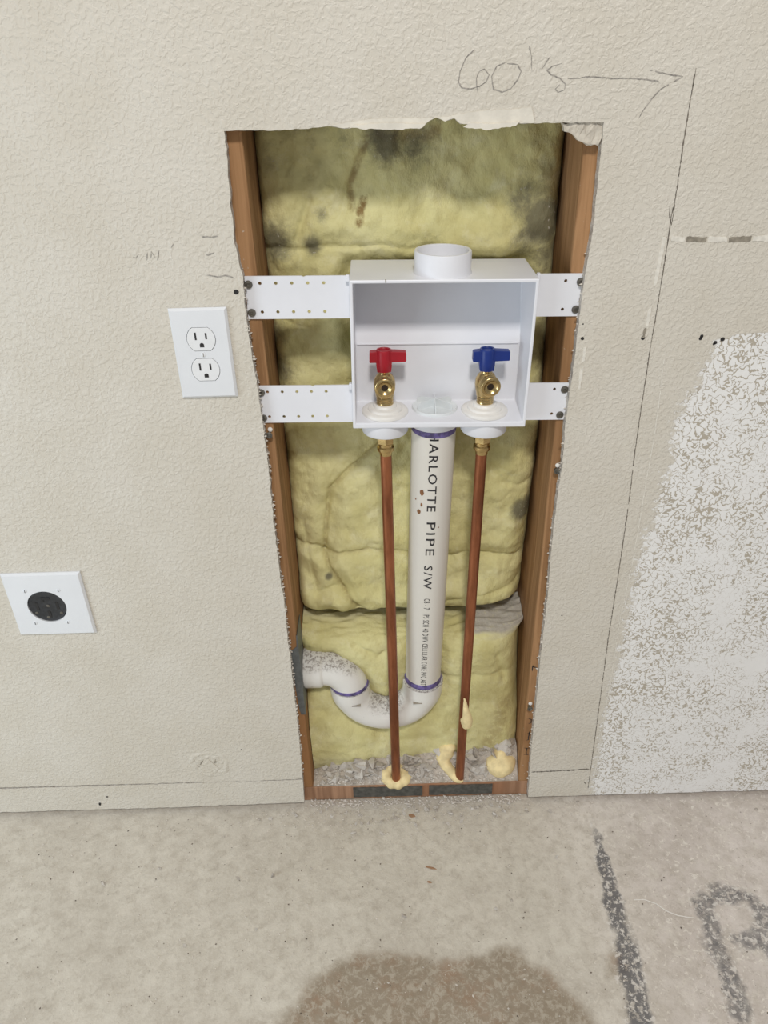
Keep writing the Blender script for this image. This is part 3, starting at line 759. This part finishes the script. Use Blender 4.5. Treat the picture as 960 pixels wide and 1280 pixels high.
bracket(-.2000, BX0, ZL0, ZL1, [-.1885, -.1695, -.1505, -.132, -.113], [(-.1965, ZL1-.0090), (-.1965, ZL0+.0070)])
bracket(BX1, .2015, ZU0, ZU1, [.1795], [(.1975, ZU1-.0095), (.1955, ZU0+.0085)])
bracket(BX1, .1995, ZL0, ZL1, [.1815], [(.1945, ZL1-.0090), (.1925, ZL0+.0070)])
# collars and sleeves round the three openings in the box floor
VX = (-.0372, .0942); VY = .0205; FZ = BZ0+.0092
DX, DY = .0290, .0320
for vx in VX:
    bm = bmesh.new()
    lathe(bm, [(.0305, -.001), (.0308, .0022), (.0298, .0036), (.0230, .0046), (.0226, .0068), (.0216, .0076), (.0158, .0086), (.0150, .0112), (.0138, .0120), (.0100, .0120)], (vx, VY, FZ), n=40)
    obj('valve_collar', bm, COLLAR, ob, smooth=True, angle=50)
    bm = bmesh.new(); lathe(bm, [(.0310, .0), (.0308, -.0165), (.0296, -.0185), (.0110, -.0185)], (vx, VY, BZ0+.0008), n=40)
    obj('supply_sleeve', bm, BOXW, ob, smooth=True)
bm = bmesh.new(); lathe(bm, [(.0332, .0), (.0330, -.0120), (.0318, -.0140), (.0302, -.0140)], (DX, DY, BZ0+.0008), n=40, cap=False)
obj('drain_hub', bm, BOXW, ob, smooth=True)
bm = bmesh.new(); lathe(bm, [(.0305, -.001), (.0305, .0015), (.0295, .0030), (.0280, .0026), (.001, .0024)], (DX, DY, FZ), n=40)
cap_o = obj('drain_cap', bm, CAPW, ob, smooth=True); cap_o['label'] = 'pale round drain knock-out cap with raised cross'
for k in range(6):
    a = math.pi*k/3+.50; ca, sa = math.cos(a), math.sin(a)
    bm = bmesh.new()
    pts = [(.0008, .002), (.0265, .002), (.0265, .0085), (.0215, .0115), (.0008, .0135)]
    A = [bm.verts.new((DX+r*ca-.0005*sa, DY+r*sa+.0005*ca, FZ+h)) for r, h in pts]
    B = [bm.verts.new((DX+r*ca+.0005*sa, DY+r*sa-.0005*ca, FZ+h)) for r, h in pts]
    bm.faces.new(A); bm.faces.new(B[::-1])
    for i in range(len(pts)): bm.faces.new((A[i], B[i], B[(i+1) % len(pts)], A[(i+1) % len(pts)]))
    obj('cap_rib', bm, CAPW, cap_o)
ob.rotation_euler = (0, TILT, 0)

# ------------------------------------------------------------------ quarter-turn valves
def valve(vx, hmat, label, lean):
    base = tilt_pt((vx, VY, FZ+.0110))
    t = thing('supply_valve', label, 'valve', base, 'brass valves in the outlet box')
    x, y, z = base
    bm = bmesh.new()
    lathe(bm, [(.0105, -.004), (.0108, .0), (.0112, .003), (.0104, .0045), (.0112, .006), (.0104, .0075), (.0112, .009), (.0104, .0105), (.0120, .012), (.0124, .016), (.0136, .0215), (.0143, .0275), (.0134, .0345),
               (.0104, .0400), (.0076, .0425), (.0072, .0480), (.0050, .0485), (.0050, .060)], (x, y, z), n=28)
    obj('valve_body', bm, BRASS, t, smooth=True, angle=40)
    bm = bmesh.new(); zo = z+.0305
    lathe(bm, [(.0110, .006), (.0110, .0130), (.0128, .0140), (.0133, .0160), (.0125, .0172), (.0133, .0184), (.0125, .0196), (.0133, .0210), (.0130, .0225), (.0118, .0235),
               (.0094, .0235), (.0084, .0222), (.0044, .0205)], (x, y, zo), (lean, -1, 0), 28, cap=False)
    sp = obj('hose_outlet', bm, BRASS, t, smooth=True, angle=40)
    bm = bmesh.new(); lathe(bm, [(.0046, .0204), (.0040, .0185), (.0006, .0155)], (x, y, zo), (lean, -1, 0), 20); obj('outlet_bore', bm, BRASS_SHADE, sp, smooth=True)
    # T handle
    bm = bmesh.new(); zh = z+.0455
    prof = [(-.0088, 0), (-.0098, .0075), (-.0100, .0128), (-.0182, .0128), (-.0186, .0148), (-.0182, .0258), (-.0170, .0265), (-.0095, .0272), (.0095, .0272), (.0275, .0258), (.0284, .0245), (.0284, .0140), (.0275, .0132), (.0100, .0128), (.0098, .0075), (.0088, 0)]
    plate(bm, [(x+a, zh+b) for a, b in prof], y-.0052, y+.0052)
    hd = obj('handle', bm, hmat, t, bevel=.0009)
    bm = bmesh.new()
    lathe(bm, [(.0090, .0005), (.0098, .008), (.0100, .0270), (.0092, .0288), (.0072, .0288), (.0060, .0270), (.0058, .0220), (.0002, .0220)], (x, y, zh), n=28)
    obj('handle_hub', bm, hmat, hd, smooth=True, angle=40)
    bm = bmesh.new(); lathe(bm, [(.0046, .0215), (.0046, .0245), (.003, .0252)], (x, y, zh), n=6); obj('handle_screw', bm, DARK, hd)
    return t
valve(VX[0], RED, 'brass quarter-turn valve with a red T handle', 0.0)
valve(VX[1], BLUE, 'brass quarter-turn valve with a blue T handle', .16)

# ------------------------------------------------------------------ copper supply pipes
def supply(vx, xb, label):
    a = tilt_pt((vx, VY, BZ0-.018)); b = Vector((xb, .0210, .036))
    t = thing('copper_pipe', label, 'copper pipe', b, 'copper supply pipes')
    d = (b-a).normalized()
    bm = bmesh.new(); tube(bm, [a+d*.022]+[a+(b-a)*(k/12) for k in range(1, 13)], .0079, 20); obj('pipe', bm, COPPER, t, smooth=True, angle=50)
    bm = bmesh.new(); lathe(bm, [(.0108, -.012), (.0118, .0005), (.0118, .0175), (.0108, .0190)], a, d, 6); nt = obj('hex_adapter', bm, BRASS, t, smooth=False)
    bm = bmesh.new(); lathe(bm, [(.0096, .0180), (.0096, .0225), (.0116, .0240), (.0118, .0275), (.0112, .0295), (.0092, .0305), (.0084, .036)], a, d, 28); obj('solder_cup', bm, BRASS, nt, smooth=True, angle=40)
    return t
supply(VX[0], -.0352, 'aged copper supply pipe below the red-handled valve')
supply(VX[1], .0795, 'aged copper supply pipe below the blue-handled valve')

# ------------------------------------------------------------------ drain pipe and trap
PT = tilt_pt((DX, DY, BZ0-.002)); PB = Vector((.0148, .0600, .2500)); R = .0302
dt = thing('drain_pipe', 'white drain pipe with printed lettering and a U-shaped trap', 'drain pipe', (-.05, .060, .15))
bm = bmesh.new(); tube(bm, [PT+(PB-PT)*(k/10) for k in range(11)], R, 40); dp = obj('standpipe', bm, PIPE, dt, smooth=True, angle=50)
AX = (PB-PT).normalized(); LEN = (PB-PT).length
bm = bmesh.new(); lathe(bm, [(R+.0004, .0), (R+.0006, .0165), (R+.0004, .0190), (R, .0192)], PT, AX, 40); obj('primer_ring', bm, PURPLE, dp, smooth=True)
ux, uz, ur = -.0482, .2407, .0630
yv = .0600
upts = [(PB.x-AX.x*.012, yv-AX.y*.012, uz+.012)]+[(ux+ur*math.cos(a), yv, uz+ur*math.sin(a)) for a in [-math.pi*k/28 for k in range(29)]]+[(ux-ur, yv, uz+.004)]
bm = bmesh.new()
rads = [.0345, .0345, .0345, .0343, .0335, .0325]+[.0320]*(len(upts)-12)+[.0325, .0335, .0343, .0345, .0345, .0345]
tube(bm, upts, rads, 40); ub = obj('trap_bend', bm, PVC, dt, smooth=True, angle=60)
ec = (ux-ur-.0420, uz+.001)
epts = [(ux-ur, yv, uz-.006)]+[(ec[0]+.042*math.cos(a), yv, ec[1]+.042*math.sin(a)) for a in [math.pi/2*k/14 for k in range(15)]]+[(ec[0]-.004, yv, ec[1]+.042)]
bm = bmesh.new(); tube(bm, epts, .0312, 36); eb = obj('trap_elbow', bm, PVC, dt, smooth=True, angle=60)
bm = bmesh.new(); lathe(bm, [(.0312, 0), (.0338, .003), (.0348, .006), (.0348, .030), (.0340, .032)], (ec[0]-.000, yv, ec[1]+.042), (-1, 0, 0), 40); obj('elbow_hub', bm, PVC, eb, smooth=True)
bm = bmesh.new(); lathe(bm, [(R+.0002, .0), (R+.0014, .003), (R+.0014, .0095), (R, .010)], PB-AX*.0150, AX, 40); obj('primer_ring', bm, PURPLE, ub, smooth=True)
bm = bmesh.new(); lathe(bm, [(.0315, .0), (.0328, .0015), (.0328, .0060), (.0315, .0065)], (ux-ur, yv, uz+.0035), (0, 0, 1), 40); obj('primer_ring', bm, PURPLE, ub, smooth=True)
# moulded arrows on the bend
for ax, az, ang in ((-.100, .224, -.5), (.004, .226, .6)):
    bm = bmesh.new(); y0 = yv-.0338
    for s in (1,):
        box(bm, ax-.0075, ax+.0075, y0-.001, y0+.004, az-.0007, az+.0007)
    obj('mould_mark', bm, PATCH1, ub)

def on_pipe(s, w):
    """s: distance down the pipe axis, w: distance round the pipe to the right"""
    c = PT+AX*s
    rgt = Vector((1, 0, 0)); rgt = (rgt-AX*rgt.dot(AX)).normalized(); fr = Vector((0, -1, 0)); fr = (fr-AX*fr.dot(AX)).normalized()
    a = w/R
    return c+(rgt*math.sin(a)+fr*math.cos(a))*(R+.00035)
def pipe_text(body, s0, s1, h, w0, bold=0.0):
    cu = bpy.data.curves.new('print', 'FONT'); cu.body = body; cu.size = 1.0; cu.offset = bold; cu.resolution_u = 2; cu.space_character = 1.22
    to = bpy.data.objects.new('print', cu); COL.objects.link(to)
    dg = bpy.context.evaluated_depsgraph_get(); dg.update()
    me = bpy.data.meshes.new_from_object(to.evaluated_get(dg))
    bpy.data.objects.remove(to)
    bm = bmesh.new(); bm.from_mesh(me); bpy.data.meshes.remove(me)
    xs = [v.co.x for v in bm.verts]; ys = [v.co.y for v in bm.verts]
    x0, x1, y0, y1 = min(xs), max(xs), min(ys), max(ys)
    for q in range(1, 9):
        bmesh.ops.bisect_plane(bm, geom=bm.verts[:]+bm.edges[:]+bm.faces[:], plane_co=(0, y0+(y1-y0)*q/9, 0), plane_no=(0, 1, 0))
    for v in bm.verts:
        s = s0+(v.co.x-x0)/(x1-x0)*(s1-s0); w = w0+((v.co.y-y0)/(y1-y0)-.5)*h
        v.co = on_pipe(s, w)
    o = obj('pipe_lettering', bm, INK, dp); o['label'] = 'black printed lettering'
    return o
zs = lambda z: (PT.z-z)/(-AX.z)
k9 = (.7318-.6186)/7
pipe_text('CHARLOTTE', zs(.7318+2*k9), zs(.6186), .0125, -.0012, .005)
pipe_text('PIPE', zs(.5998), zs(.5402), .0125, -.0004, .005)
pipe_text('S/W', zs(.5208), zs(.4759), .0125, -.0018, .005)
pipe_text('CB - 7   IPS SCH 40 DWV CELLULAR CORE PVC ASTM F', zs(.4568), zs(.2534), .0090, -.0016, .0)
for i, (px, pz, rx, rz) in enumerate(((.0030, .648, .0032, .0050), (.0030, .628, .0016, .0030), (-.0010, .615, .0030, .0040), (-.0070, .634, .0010, .0015), (.0290, .590, .0010, .0012))):
    bm = bmesh.new(); s = zs(pz)
    cpt = bm.verts.new(on_pipe(s, px-.0185)); ring = []
    for k in range(12):
        a = 2*math.pi*k/12; q = 1+.45*noise.noise((math.cos(a)*2, math.sin(a)*2, i*5))
        ring.append(bm.verts.new(on_pipe(s+rz*q*math.sin(a), px-.0185+rx*q*math.cos(a))))
    for k in range(12): bm.faces.new((cpt, ring[k], ring[(k+1) % 12]))
    obj('rust_spot', bm, RUST, dp)

# ------------------------------------------------------------------ nail plate on the left stud
bm = bmesh.new()
rows = []
for z, xo, yi in ((.395, -.1870, .064), (.372, -.1880, .064), (.362, -.1990, .064), (.340, -.1985, .064), (.300, -.1975, .064), (.255, -.1960, .062), (.232, -.1945, .050), (.222, -.1925, .030)):
    rows.append([bm.verts.new(p) for p in ((xo, .0121, z), (-.1852, .0118, z), (-.1850, yi, z), (-.1858, yi, z), (-.1860, .0127, z), (xo, .0127, z))])
for A, B in zip(rows, rows[1:]):
    for q in range(6): bm.faces.new((A[q], A[(q+1) % 6], B[(q+1) % 6], B[q]))
bm.faces.new(rows[0]); bm.faces.new(rows[-1])
tag(obj('nail_plate', bm, STEEL, None, (-.187, .012, .222)), 'bent grey steel nail plate on the left stud beside the drain', 'nail plate')
# loose screws standing out of the studs
for x, y, z, lab in ((.1935, .0100, .6778, 'small steel screw in the right stud below the brackets'), (-.1935, .0100, .7440, 'small steel screw in the left stud below the lower bracket'),
                     (.1905, .0100, .2260, 'small steel screw low in the right stud')):
    t = thing('stud_screw', lab, 'screw', (x, y+.0025, z), 'screws left in the studs')
    bm = bmesh.new(); lathe(bm, [(.0022, -.003), (.0022, .005), (.0044, .0065), (.0044, .0080), (.0030, .0084), (.0022, .0074), (.0002, .0074)], (x, .0128, z), (.1, -1, .1), 14)
    obj('screw_body', bm, SCREW, t, smooth=True)
    bm = bmesh.new()
    lathe(bm, [(.0001, 0), (.0034, .0006), (.0028, .0018), (.0001, .0024)], (x+.002, .0128, z+.006), (0, -1, .2), 9); obj('paper_scrap', bm, COLLAR, t)

# ------------------------------------------------------------------ electrical cover plates
def cover(bm, x0, x1, z0, z1, holes, yf=-.0052, ch=.0028):
    ins = [(x0+ch, z0+ch), (x1-ch, z0+ch), (x1-ch, z1-ch), (x0+ch, z1-ch)]
    outl = [(x0, z0), (x1, z0), (x1, z1), (x0, z1)]
    edges = []; loops = []
    for lp in [ins]+holes:
        v = [bm.verts.new((x, yf, z)) for x, z in lp]; loops.append(v)
        for i in range(len(v)): edges.append(bm.edges.new((v[i], v[(i+1) % len(v)])))
    bmesh.ops.triangle_fill(bm, use_beauty=True, use_dissolve=False, edges=edges)
    def skirt(a, pts, y):
        b = [bm.verts.new((x, y, z)) for x, z in pts]
        for i in range(len(a)): bm.faces.new((a[i], a[(i+1) % len(a)], b[(i+1) % len(a)], b[i]))
        return b
    b = skirt(loops[0], outl, yf+.0030); skirt(b, outl, -.0001)
    for lp, hp in zip(loops[1:], holes): skirt(lp, hp, -.0008)
def duplex_outline(cx, cz, g=0.0):
    r = .0172+g; hz = .0143+g; a0 = math.asin(hz/r); out = []
    for k in range(11): a = -a0+2*a0*k/10; out.append((cx+r*math.cos(a), cz+r*math.sin(a)))
    for k in range(11): a = math.pi-a0+2*a0*k/10; out.append((cx+r*math.cos(a), cz+r*math.sin(a)))
    return out
OX, OZ = -.2602, .8617
ot = thing('wall_outlet', 'white duplex wall outlet with rectangular cover plate left of the opening', 'outlet', (OX, 0, OZ-.0572))
bm = bmesh.new(); cover(bm, OX-.035, OX+.035, OZ-.0572, OZ+.0572, [duplex_outline(OX, OZ+s*.0195, .0006) for s in (1, -1)])
obj('cover_plate', bm, PLATEW, ot)
for s in (1, -1):
    cz = OZ+s*.0195
    bm = bmesh.new(); plate(bm, duplex_outline(OX, cz), -.0056, -.0006); rc = obj('receptacle', bm, RECW, ot, bevel=.0004)
    for sx, hh in ((-.0064, .0046), (.0064, .0038)):  # slots are solid dark blocks, their inner shade is in the colour
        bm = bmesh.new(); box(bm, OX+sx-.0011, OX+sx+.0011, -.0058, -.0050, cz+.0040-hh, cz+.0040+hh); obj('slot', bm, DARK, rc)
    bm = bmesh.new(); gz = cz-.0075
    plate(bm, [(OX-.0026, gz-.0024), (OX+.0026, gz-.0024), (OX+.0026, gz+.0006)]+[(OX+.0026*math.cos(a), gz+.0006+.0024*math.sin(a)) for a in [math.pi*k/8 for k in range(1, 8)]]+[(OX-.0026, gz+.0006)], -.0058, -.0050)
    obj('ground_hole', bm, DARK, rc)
bm = bmesh.new(); lathe(bm, [(.0030, 0), (.0030, .0006), (.0022, .0010), (.0001, .0010)], (OX, -.0050, OZ), (0, -1, 0), 16); sc = obj('plate_screw', bm, PLATEW, ot, smooth=True)
bm = bmesh.new(); box(bm, OX-.0004, OX+.0004, -.0062, -.0058, OZ-.0024, OZ+.0024); obj('screw_slot', bm, PATCH1, sc)

RX, RZ = -.5457, .4819
rt_ = thing('range_outlet', 'square white cover plate with a round black appliance outlet', 'outlet', (RX, 0, RZ-.0572))
CX, CZ = -.5490, .4790
bm = bmesh.new(); cover(bm, RX-.058, RX+.058, RZ-.0572, RZ+.0572, [circ(CX, CZ, .0285, 40)])
obj('cover_plate', bm, PLATEW, rt_)
bm = bmesh.new(); lathe(bm, [(.0281, 0), (.0281, .0028), (.0268, .0036), (.0240, .0030), (.0001, .0030)], (CX, -.0005, CZ), (0, -1, 0), 40); rb = obj('round_receptacle', bm, BLACK, rt_, smooth=True, angle=30)
rb['label'] = 'black round receptacle face with slots'
for (sx, sz, w, h) in ((-.0150, .0005, .0020, .0065), (.0150, .0005, .0020, .0065), (0, -.0150, .0022, .0060)):  # solid dark blocks coloured as shaded slots
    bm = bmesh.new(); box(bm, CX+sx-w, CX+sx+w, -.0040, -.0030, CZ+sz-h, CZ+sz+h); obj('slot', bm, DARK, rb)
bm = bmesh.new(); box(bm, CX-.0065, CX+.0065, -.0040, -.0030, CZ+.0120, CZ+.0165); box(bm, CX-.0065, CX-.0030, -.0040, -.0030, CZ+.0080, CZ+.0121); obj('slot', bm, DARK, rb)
for sx, sz in ((-.0185, -.0120), (.0180, -.0130), (.0010, .0010), (-.0030, -.0205)):
    bm = bmesh.new(); lathe(bm, [(.0024, 0), (.0024, .0006), (.0012, .0009), (.0001, .0009)], (CX+sx, -.0034, CZ+sz), (0, -1, 0), 10); obj('terminal', bm, SCREW, rb, smooth=True)
for sx, sz in ((-.0250, .0300), (.0240, .0300), (-.0250, -.0300), (.0240, -.0300)):
    bm = bmesh.new(); lathe(bm, [(.0029, 0), (.0029, .0006), (.0018, .0011), (.0001, .0011)], (CX+sx, -.0050, CZ+sz), (0, -1, 0), 14); sc = obj('plate_screw', bm, PLATEW, rt_, smooth=True)
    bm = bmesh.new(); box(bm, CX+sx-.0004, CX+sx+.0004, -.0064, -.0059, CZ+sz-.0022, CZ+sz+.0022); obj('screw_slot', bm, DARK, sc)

# ------------------------------------------------------------------ rubble, foam and crumbs
def chunk_mesh(seed, flat):
    rnd = random.Random(seed); bm = bmesh.new()
    for k in range(12):
        v = Vector((rnd.gauss(0, 1), rnd.gauss(0, 1), rnd.gauss(0, 1))).normalized()*rnd.uniform(.8, 1.1)
        bm.verts.new((v.x*.5*rnd.uniform(.8, 1.2), v.y*.40, v.z*.5*flat))
    r = bmesh.ops.convex_hull(bm, input=bm.verts)
    bmesh.ops.delete(bm, geom=[g for g in r['geom_interior'] if isinstance(g, bmesh.types.BMVert)], context='VERTS')
    me = bpy.data.meshes.new('plaster_chunk'); bm.to_mesh(me); bm.free(); me.materials.append(CHUNK)
    return me
MESHES = [chunk_mesh(s, f) for s, f in ((1, .55), (2, .35), (3, .7), (4, .3), (5, .5), (6, .8), (8, .4))]
def bed_h(x, y):
    t = sstep(y, .016, .056)
    amp = .004+.024*sstep(x, -.17, -.06)+.011*sstep(x, -.05, .06)+.014*sstep(x, .09, .16)
    return .0362+amp*t+(.0045*noise.noise((x*45, y*45, 3))+.003*noise.noise((x*90, y*90, 5)))*t
def bed_fn(u, v):
    x = -.1855+u*.3710; y = .0150+v*.062
    z = max(.0359, bed_h(x, y)+.0022*noise.noise((x*120, y*120, 7))-.001)
    return (x, y, z), {}
bed = grid_obj('plaster_dust', 150, 26, bed_fn, simple('plaster_dust', (190, 180, 168), .95, 0, .12, 90, .9, 260), ())
tag(bed, 'bed of pale plaster dust and crumbs on the bottom plate', 'plaster dust', kind='stuff')
rnd = random.Random(21)
n_ch = 0
def place_chunk(x, y, z, s, tilt, label, group, mi=None, name='plaster_chunk'):
    o = bpy.data.objects.new(name, MESHES[mi if mi is not None else rnd.randrange(len(MESHES))]); COL.objects.link(o)
    o.location = (x, y, z); o.scale = (s*rnd.uniform(.8, 1.25), s*rnd.uniform(.8, 1.2), s*rnd.uniform(.8, 1.2))
    o.rotation_euler = (rnd.uniform(-tilt, tilt), rnd.uniform(-tilt, tilt), rnd.uniform(0, 6.28))
    tag(o, label, 'plaster chunk', group)
    return o
for k in range(190):
    x = rnd.uniform(-.176, .178); y = .0215+abs(rnd.gauss(0, .6))*.034
    if y > .062: y = rnd.uniform(.026, .06)
    s = rnd.choice((.012, .015, .019, .022, .026, .030))*rnd.uniform(.8, 1.15)
    if x > .02: s *= 1.15
    if abs(x+.0352) < .020 and y < .045: continue
    if abs(x-.0795) < .014 and abs(y-.03) < .014: continue
    if abs(x) > .165: s *= .7
    if y < .028: s = min(s, .013)
    place_chunk(x, max(y, .0145+s*.62), bed_h(x, y)+s*.12, s, .8, 'small broken plaster chunk in the rubble at the bottom of the opening', 'plaster rubble on the bottom plate')
def chain(pts, k=4):
    out = []
    for a, b in zip(pts, pts[1:]):
        for q in range(k): out.append(tuple(a[i]+(b[i]-a[i])*q/k for i in range(4)))
    return out+[pts[-1]]
def blob(name, pts, mat, label, base, sub=3, amp=.0012, cat='foam', smooth_it=24):
    """pts: (x,y,z,r) overlapping lumps merged by a remesh"""
    bm = bmesh.new()
    for x, y, z, r in pts:
        bmesh.ops.create_icosphere(bm, subdivisions=sub, radius=r, matrix=Matrix.Translation((x, y, z)))
    o = obj(name, bm, mat, None, base)
    me = o.data
    rm = o.modifiers.new('merge', 'REMESH'); rm.mode = 'VOXEL'; rm.voxel_size = .0016; rm.use_smooth_shade = True
    sm = o.modifiers.new('soften', 'SMOOTH'); sm.factor = .5; sm.iterations = smooth_it
    tx = bpy.data.textures.new('lumps', 'CLOUDS'); tx.noise_scale = .016
    dm = o.modifiers.new('lumps', 'DISPLACE'); dm.texture = tx; dm.strength = amp; dm.mid_level = .5; dm.texture_coords = 'LOCAL'
    return tag(o, label, cat, 'hardened foam blobs')
blob('foam_collar', [(-.0352+.019*math.cos(a), .030+.014*math.sin(a), .041+.006*math.sin(a), .0105) for a in [k*.7 for k in range(9)]]+[(-.030, .0165, .0375, .0090), (-.040, .0175, .0385, .0080), (-.022, .026, .043, .0095), (-.0352, .040, .056, .0090)], FOAM,
     'cream foam collar around the base of the left copper pipe', (-.0352, .03, .036))
blob('foam_blob', chain([(.056, .052, .083, .0120), (.061, .049, .074, .0110), (.050, .048, .066, .0120), (.054, .040, .058, .0110), (.063, .032, .050, .0100), (.070, .024, .0440, .0090), (.076, .019, .0405, .0080), (.082, .0175, .0385, .006)], 2)+[(.066, .050, .088, .0090)], FOAM,
     'long cream foam blob beside the base of the right copper pipe', (.066, .035, .036))
blob('foam_blob', [(.150, .036, .055, .0210), (.161, .037, .056, .0215), (.144, .038, .058, .0170), (.156, .044, .072, .0150), (.170, .040, .060, .0140), (.154, .033, .050, .0180)], FOAM,
     'large rounded cream foam lump in front of the right stud', (.155, .035, .036))
dx = .0825
blob('foam_drip', chain([(dx-.001, .0115, .248, .0024), (dx, .0110, .241, .0034), (dx+.001, .0105, .232, .0044), (dx+.002, .0095, .222, .0058), (dx+.004, .0090, .211, .0078), (dx+.005, .0085, .200, .0094), (dx+.005, .0090, .191, .0085), (dx+.003, .0110, .186, .0070), (dx-.001, .0120, .198, .0060)]), FOAM,
     'cream foam drip stuck on the right copper pipe', (dx, .012, .180), amp=.0004, smooth_it=12)
for x, y, z, s, mi, lab in (
        (.134, .053, .088, .026, 1, 'upright plaster piece behind the large foam lump on its left'), (.174, .054, .094, .026, 4, 'rounded plaster piece against the right stud behind the foam lump'),
        (.154, .060, .092, .028, 2, 'grey plaster piece directly behind the large foam lump'), (.104, .042, .072, .036, 3, 'broad flat plaster slab just right of the right copper pipe'),
        (.120, .052, .080, .026, 1, 'plaster piece at the back between the right copper pipe and the foam lump'), (.108, .030, .054, .032, 6, 'long plaster piece in front of the broad flat slab'),
        (.128, .030, .050, .026, 1, 'plaster piece touching the left foot of the large foam lump'), (.006, .046, .072, .028, 3, 'flat plaster piece at the back midway between the two copper pipes'),
        (-.075, .040, .062, .026, 0, 'bulky plaster piece left of the foam collar'), (-.098, .046, .060, .022, 4, 'leftmost of the bulky plaster pieces on the rubble'),
        (.024, .034, .056, .024, 6, 'plaster piece left of the long foam blob'), (-.008, .034, .056, .022, 2, 'plaster piece right of the foam collar')):
    place_chunk(x, y, z, s, .5, lab, 'large chunks on the rubble', mi)
# dusty lumps on the lower batt ledge
# chips on the slab
CH_LABEL = 'small pale plaster chip on the concrete floor'
for i, (x, y) in enumerate(FCHIP):
    if i in (0, 1, 2):
        continue
    place_chunk(x, y, .002, rnd.uniform(.006, .011), .3, CH_LABEL, 'plaster chips on the floor', name='plaster_chip')
for k in range(55):
    x = rnd.gauss(.0, .13); y = -.004-abs(rnd.gauss(0, .022))
    if abs(x) > .34: continue
    s = rnd.uniform(.005, .011)
    place_chunk(x, y, s*.15, s, .4, CH_LABEL, 'plaster chips on the floor', name='plaster_chip')
for (x, y), lab, sc_ in ((FCHIP[0], 'brown wood chip on the floor just below the opening', (.013, .011, .004)), (FCHIP[1], 'thin reddish-brown flake on the concrete floor', (.020, .006, .002)), (FCHIP[2], 'small dark brown crumb on the concrete floor', (.008, .006, .004))):
    me = MESHES[4].copy(); me.materials.clear(); me.materials.append(BRICKC)
    o = bpy.data.objects.new('brown_chip', me); COL.objects.link(o); o.location = (x, y, sc_[2]*.2); o.scale = sc_; o.rotation_euler = (0, 0, -.3)
    tag(o, lab, 'debris')
# countless crumbs
def crumbs(name, n, fn, mat, label):
    vs_, fs = [], []
    for k in range(n):
        x, y, z, s = fn(); b = len(vs_); a = rnd.uniform(0, 6.28); c_, s_ = math.cos(a), math.sin(a); e = rnd.uniform(1.0, 1.6)
        for px, py, pz in ((1, 0, 0), (-1, 0, 0), (0, 1, 0), (0, -1, 0), (0, 0, .7), (0, 0, -.5)):
            px *= e; vs_.append((x+(px*c_-py*s_)*s, y+(px*s_+py*c_)*s, z+pz*s))
        for f in ((0, 2, 4), (2, 1, 4), (1, 3, 4), (3, 0, 4), (2, 0, 5), (1, 2, 5), (3, 1, 5), (0, 3, 5)): fs.append(tuple(b+i for i in f))
    me = bpy.data.meshes.new(name); me.from_pydata(vs_, [], fs); me.update(); me.materials.append(mat)
    o = bpy.data.objects.new(name, me); COL.objects.link(o)
    return tag(o, label, 'debris', kind='stuff')
def floor_crumb():
    q = rnd.random()
    if q < .45: x, y = rnd.gauss(.02, .16), -.002-abs(rnd.gauss(0, .03))
    elif q < .72: x, y = rnd.uniform(.25, .70), rnd.uniform(-.42, -.01)
    else: x, y = rnd.uniform(-.75, .3), rnd.uniform(-.42, -.01)
    return x, y, .0006, rnd.choice((.0006, .0008, .0011, .0016))
crumbs('floor_crumbs', 1700, floor_crumb, simple('crumb_plaster', (206, 198, 186), .95, 0, .1, 100), 'fine pale plaster crumbs scattered over the concrete floor')
def dark_crumb():
    return rnd.uniform(-.7, .65), rnd.uniform(-.40, -.005), .0005, rnd.choice((.0006, .0008, .0012))
crumbs('dark_grit', 260, dark_crumb, simple('crumb_dark', (112, 100, 88), .95, 0, .2, 100), 'fine dark grit scattered over the concrete floor')
def bed_crumb():
    x = rnd.uniform(-.183, .183); y = rnd.uniform(.0165, .064)
    return x, y, bed_h(x, y)+.0008, rnd.choice((.0009, .0014, .0020))
crumbs('plaster_crumbs', 1200, bed_crumb, CHUNK, 'fine plaster crumbs filling the rubble on the bottom plate')
def edge_crumb():
    x = rnd.uniform(-.19, .19); return x, rnd.uniform(-.004, .011), .002+.003*rnd.random(), rnd.choice((.0010, .0018, .0026))
crumbs('plaster_crumbs', 420, edge_crumb, CHUNK, 'row of plaster crumbs at the foot of the bottom plate')
def cut_crumb(edge, sgn):
    def f():
        k = rnd.uniform(.15, 1)**.8*(len(edge)-1.001); i = int(k); t = k-i
        x = edge[i][0]+(edge[i+1][0]-edge[i][0])*t; z = edge[i][1]+(edge[i+1][1]-edge[i][1])*t
        return x+sgn*rnd.uniform(-.0006, .0016), rnd.uniform(.0005, .0120), z, rnd.choice((.0007, .0011, .0016, .0022))
    return f
EDGE_M = simple('crumbly_edge', (214, 207, 196), .95, 0, .1, 120)
for nm, ed, sg, nn in (('left', LEFT_EDGE, 1, 330), ('right', RIGHT_EDGE, -1, 120)):
    o = crumbs('edge_crumbs', nn, cut_crumb(ed, sg), EDGE_M, 'crumbly white plaster along the '+nm+' cut edge of the opening')
    o.parent = wall; del o['category']
bm = bmesh.new(); tube(bm, [(x, y, .0012) for x, y in rough_line(THREAD, .006, .0006, 3.0)], .0007, 6)
tag(obj('white_thread', bm, THREADM, None, (THREAD[0][0], THREAD[0][1], 0)), 'thin white thread lying on the concrete floor', 'thread')
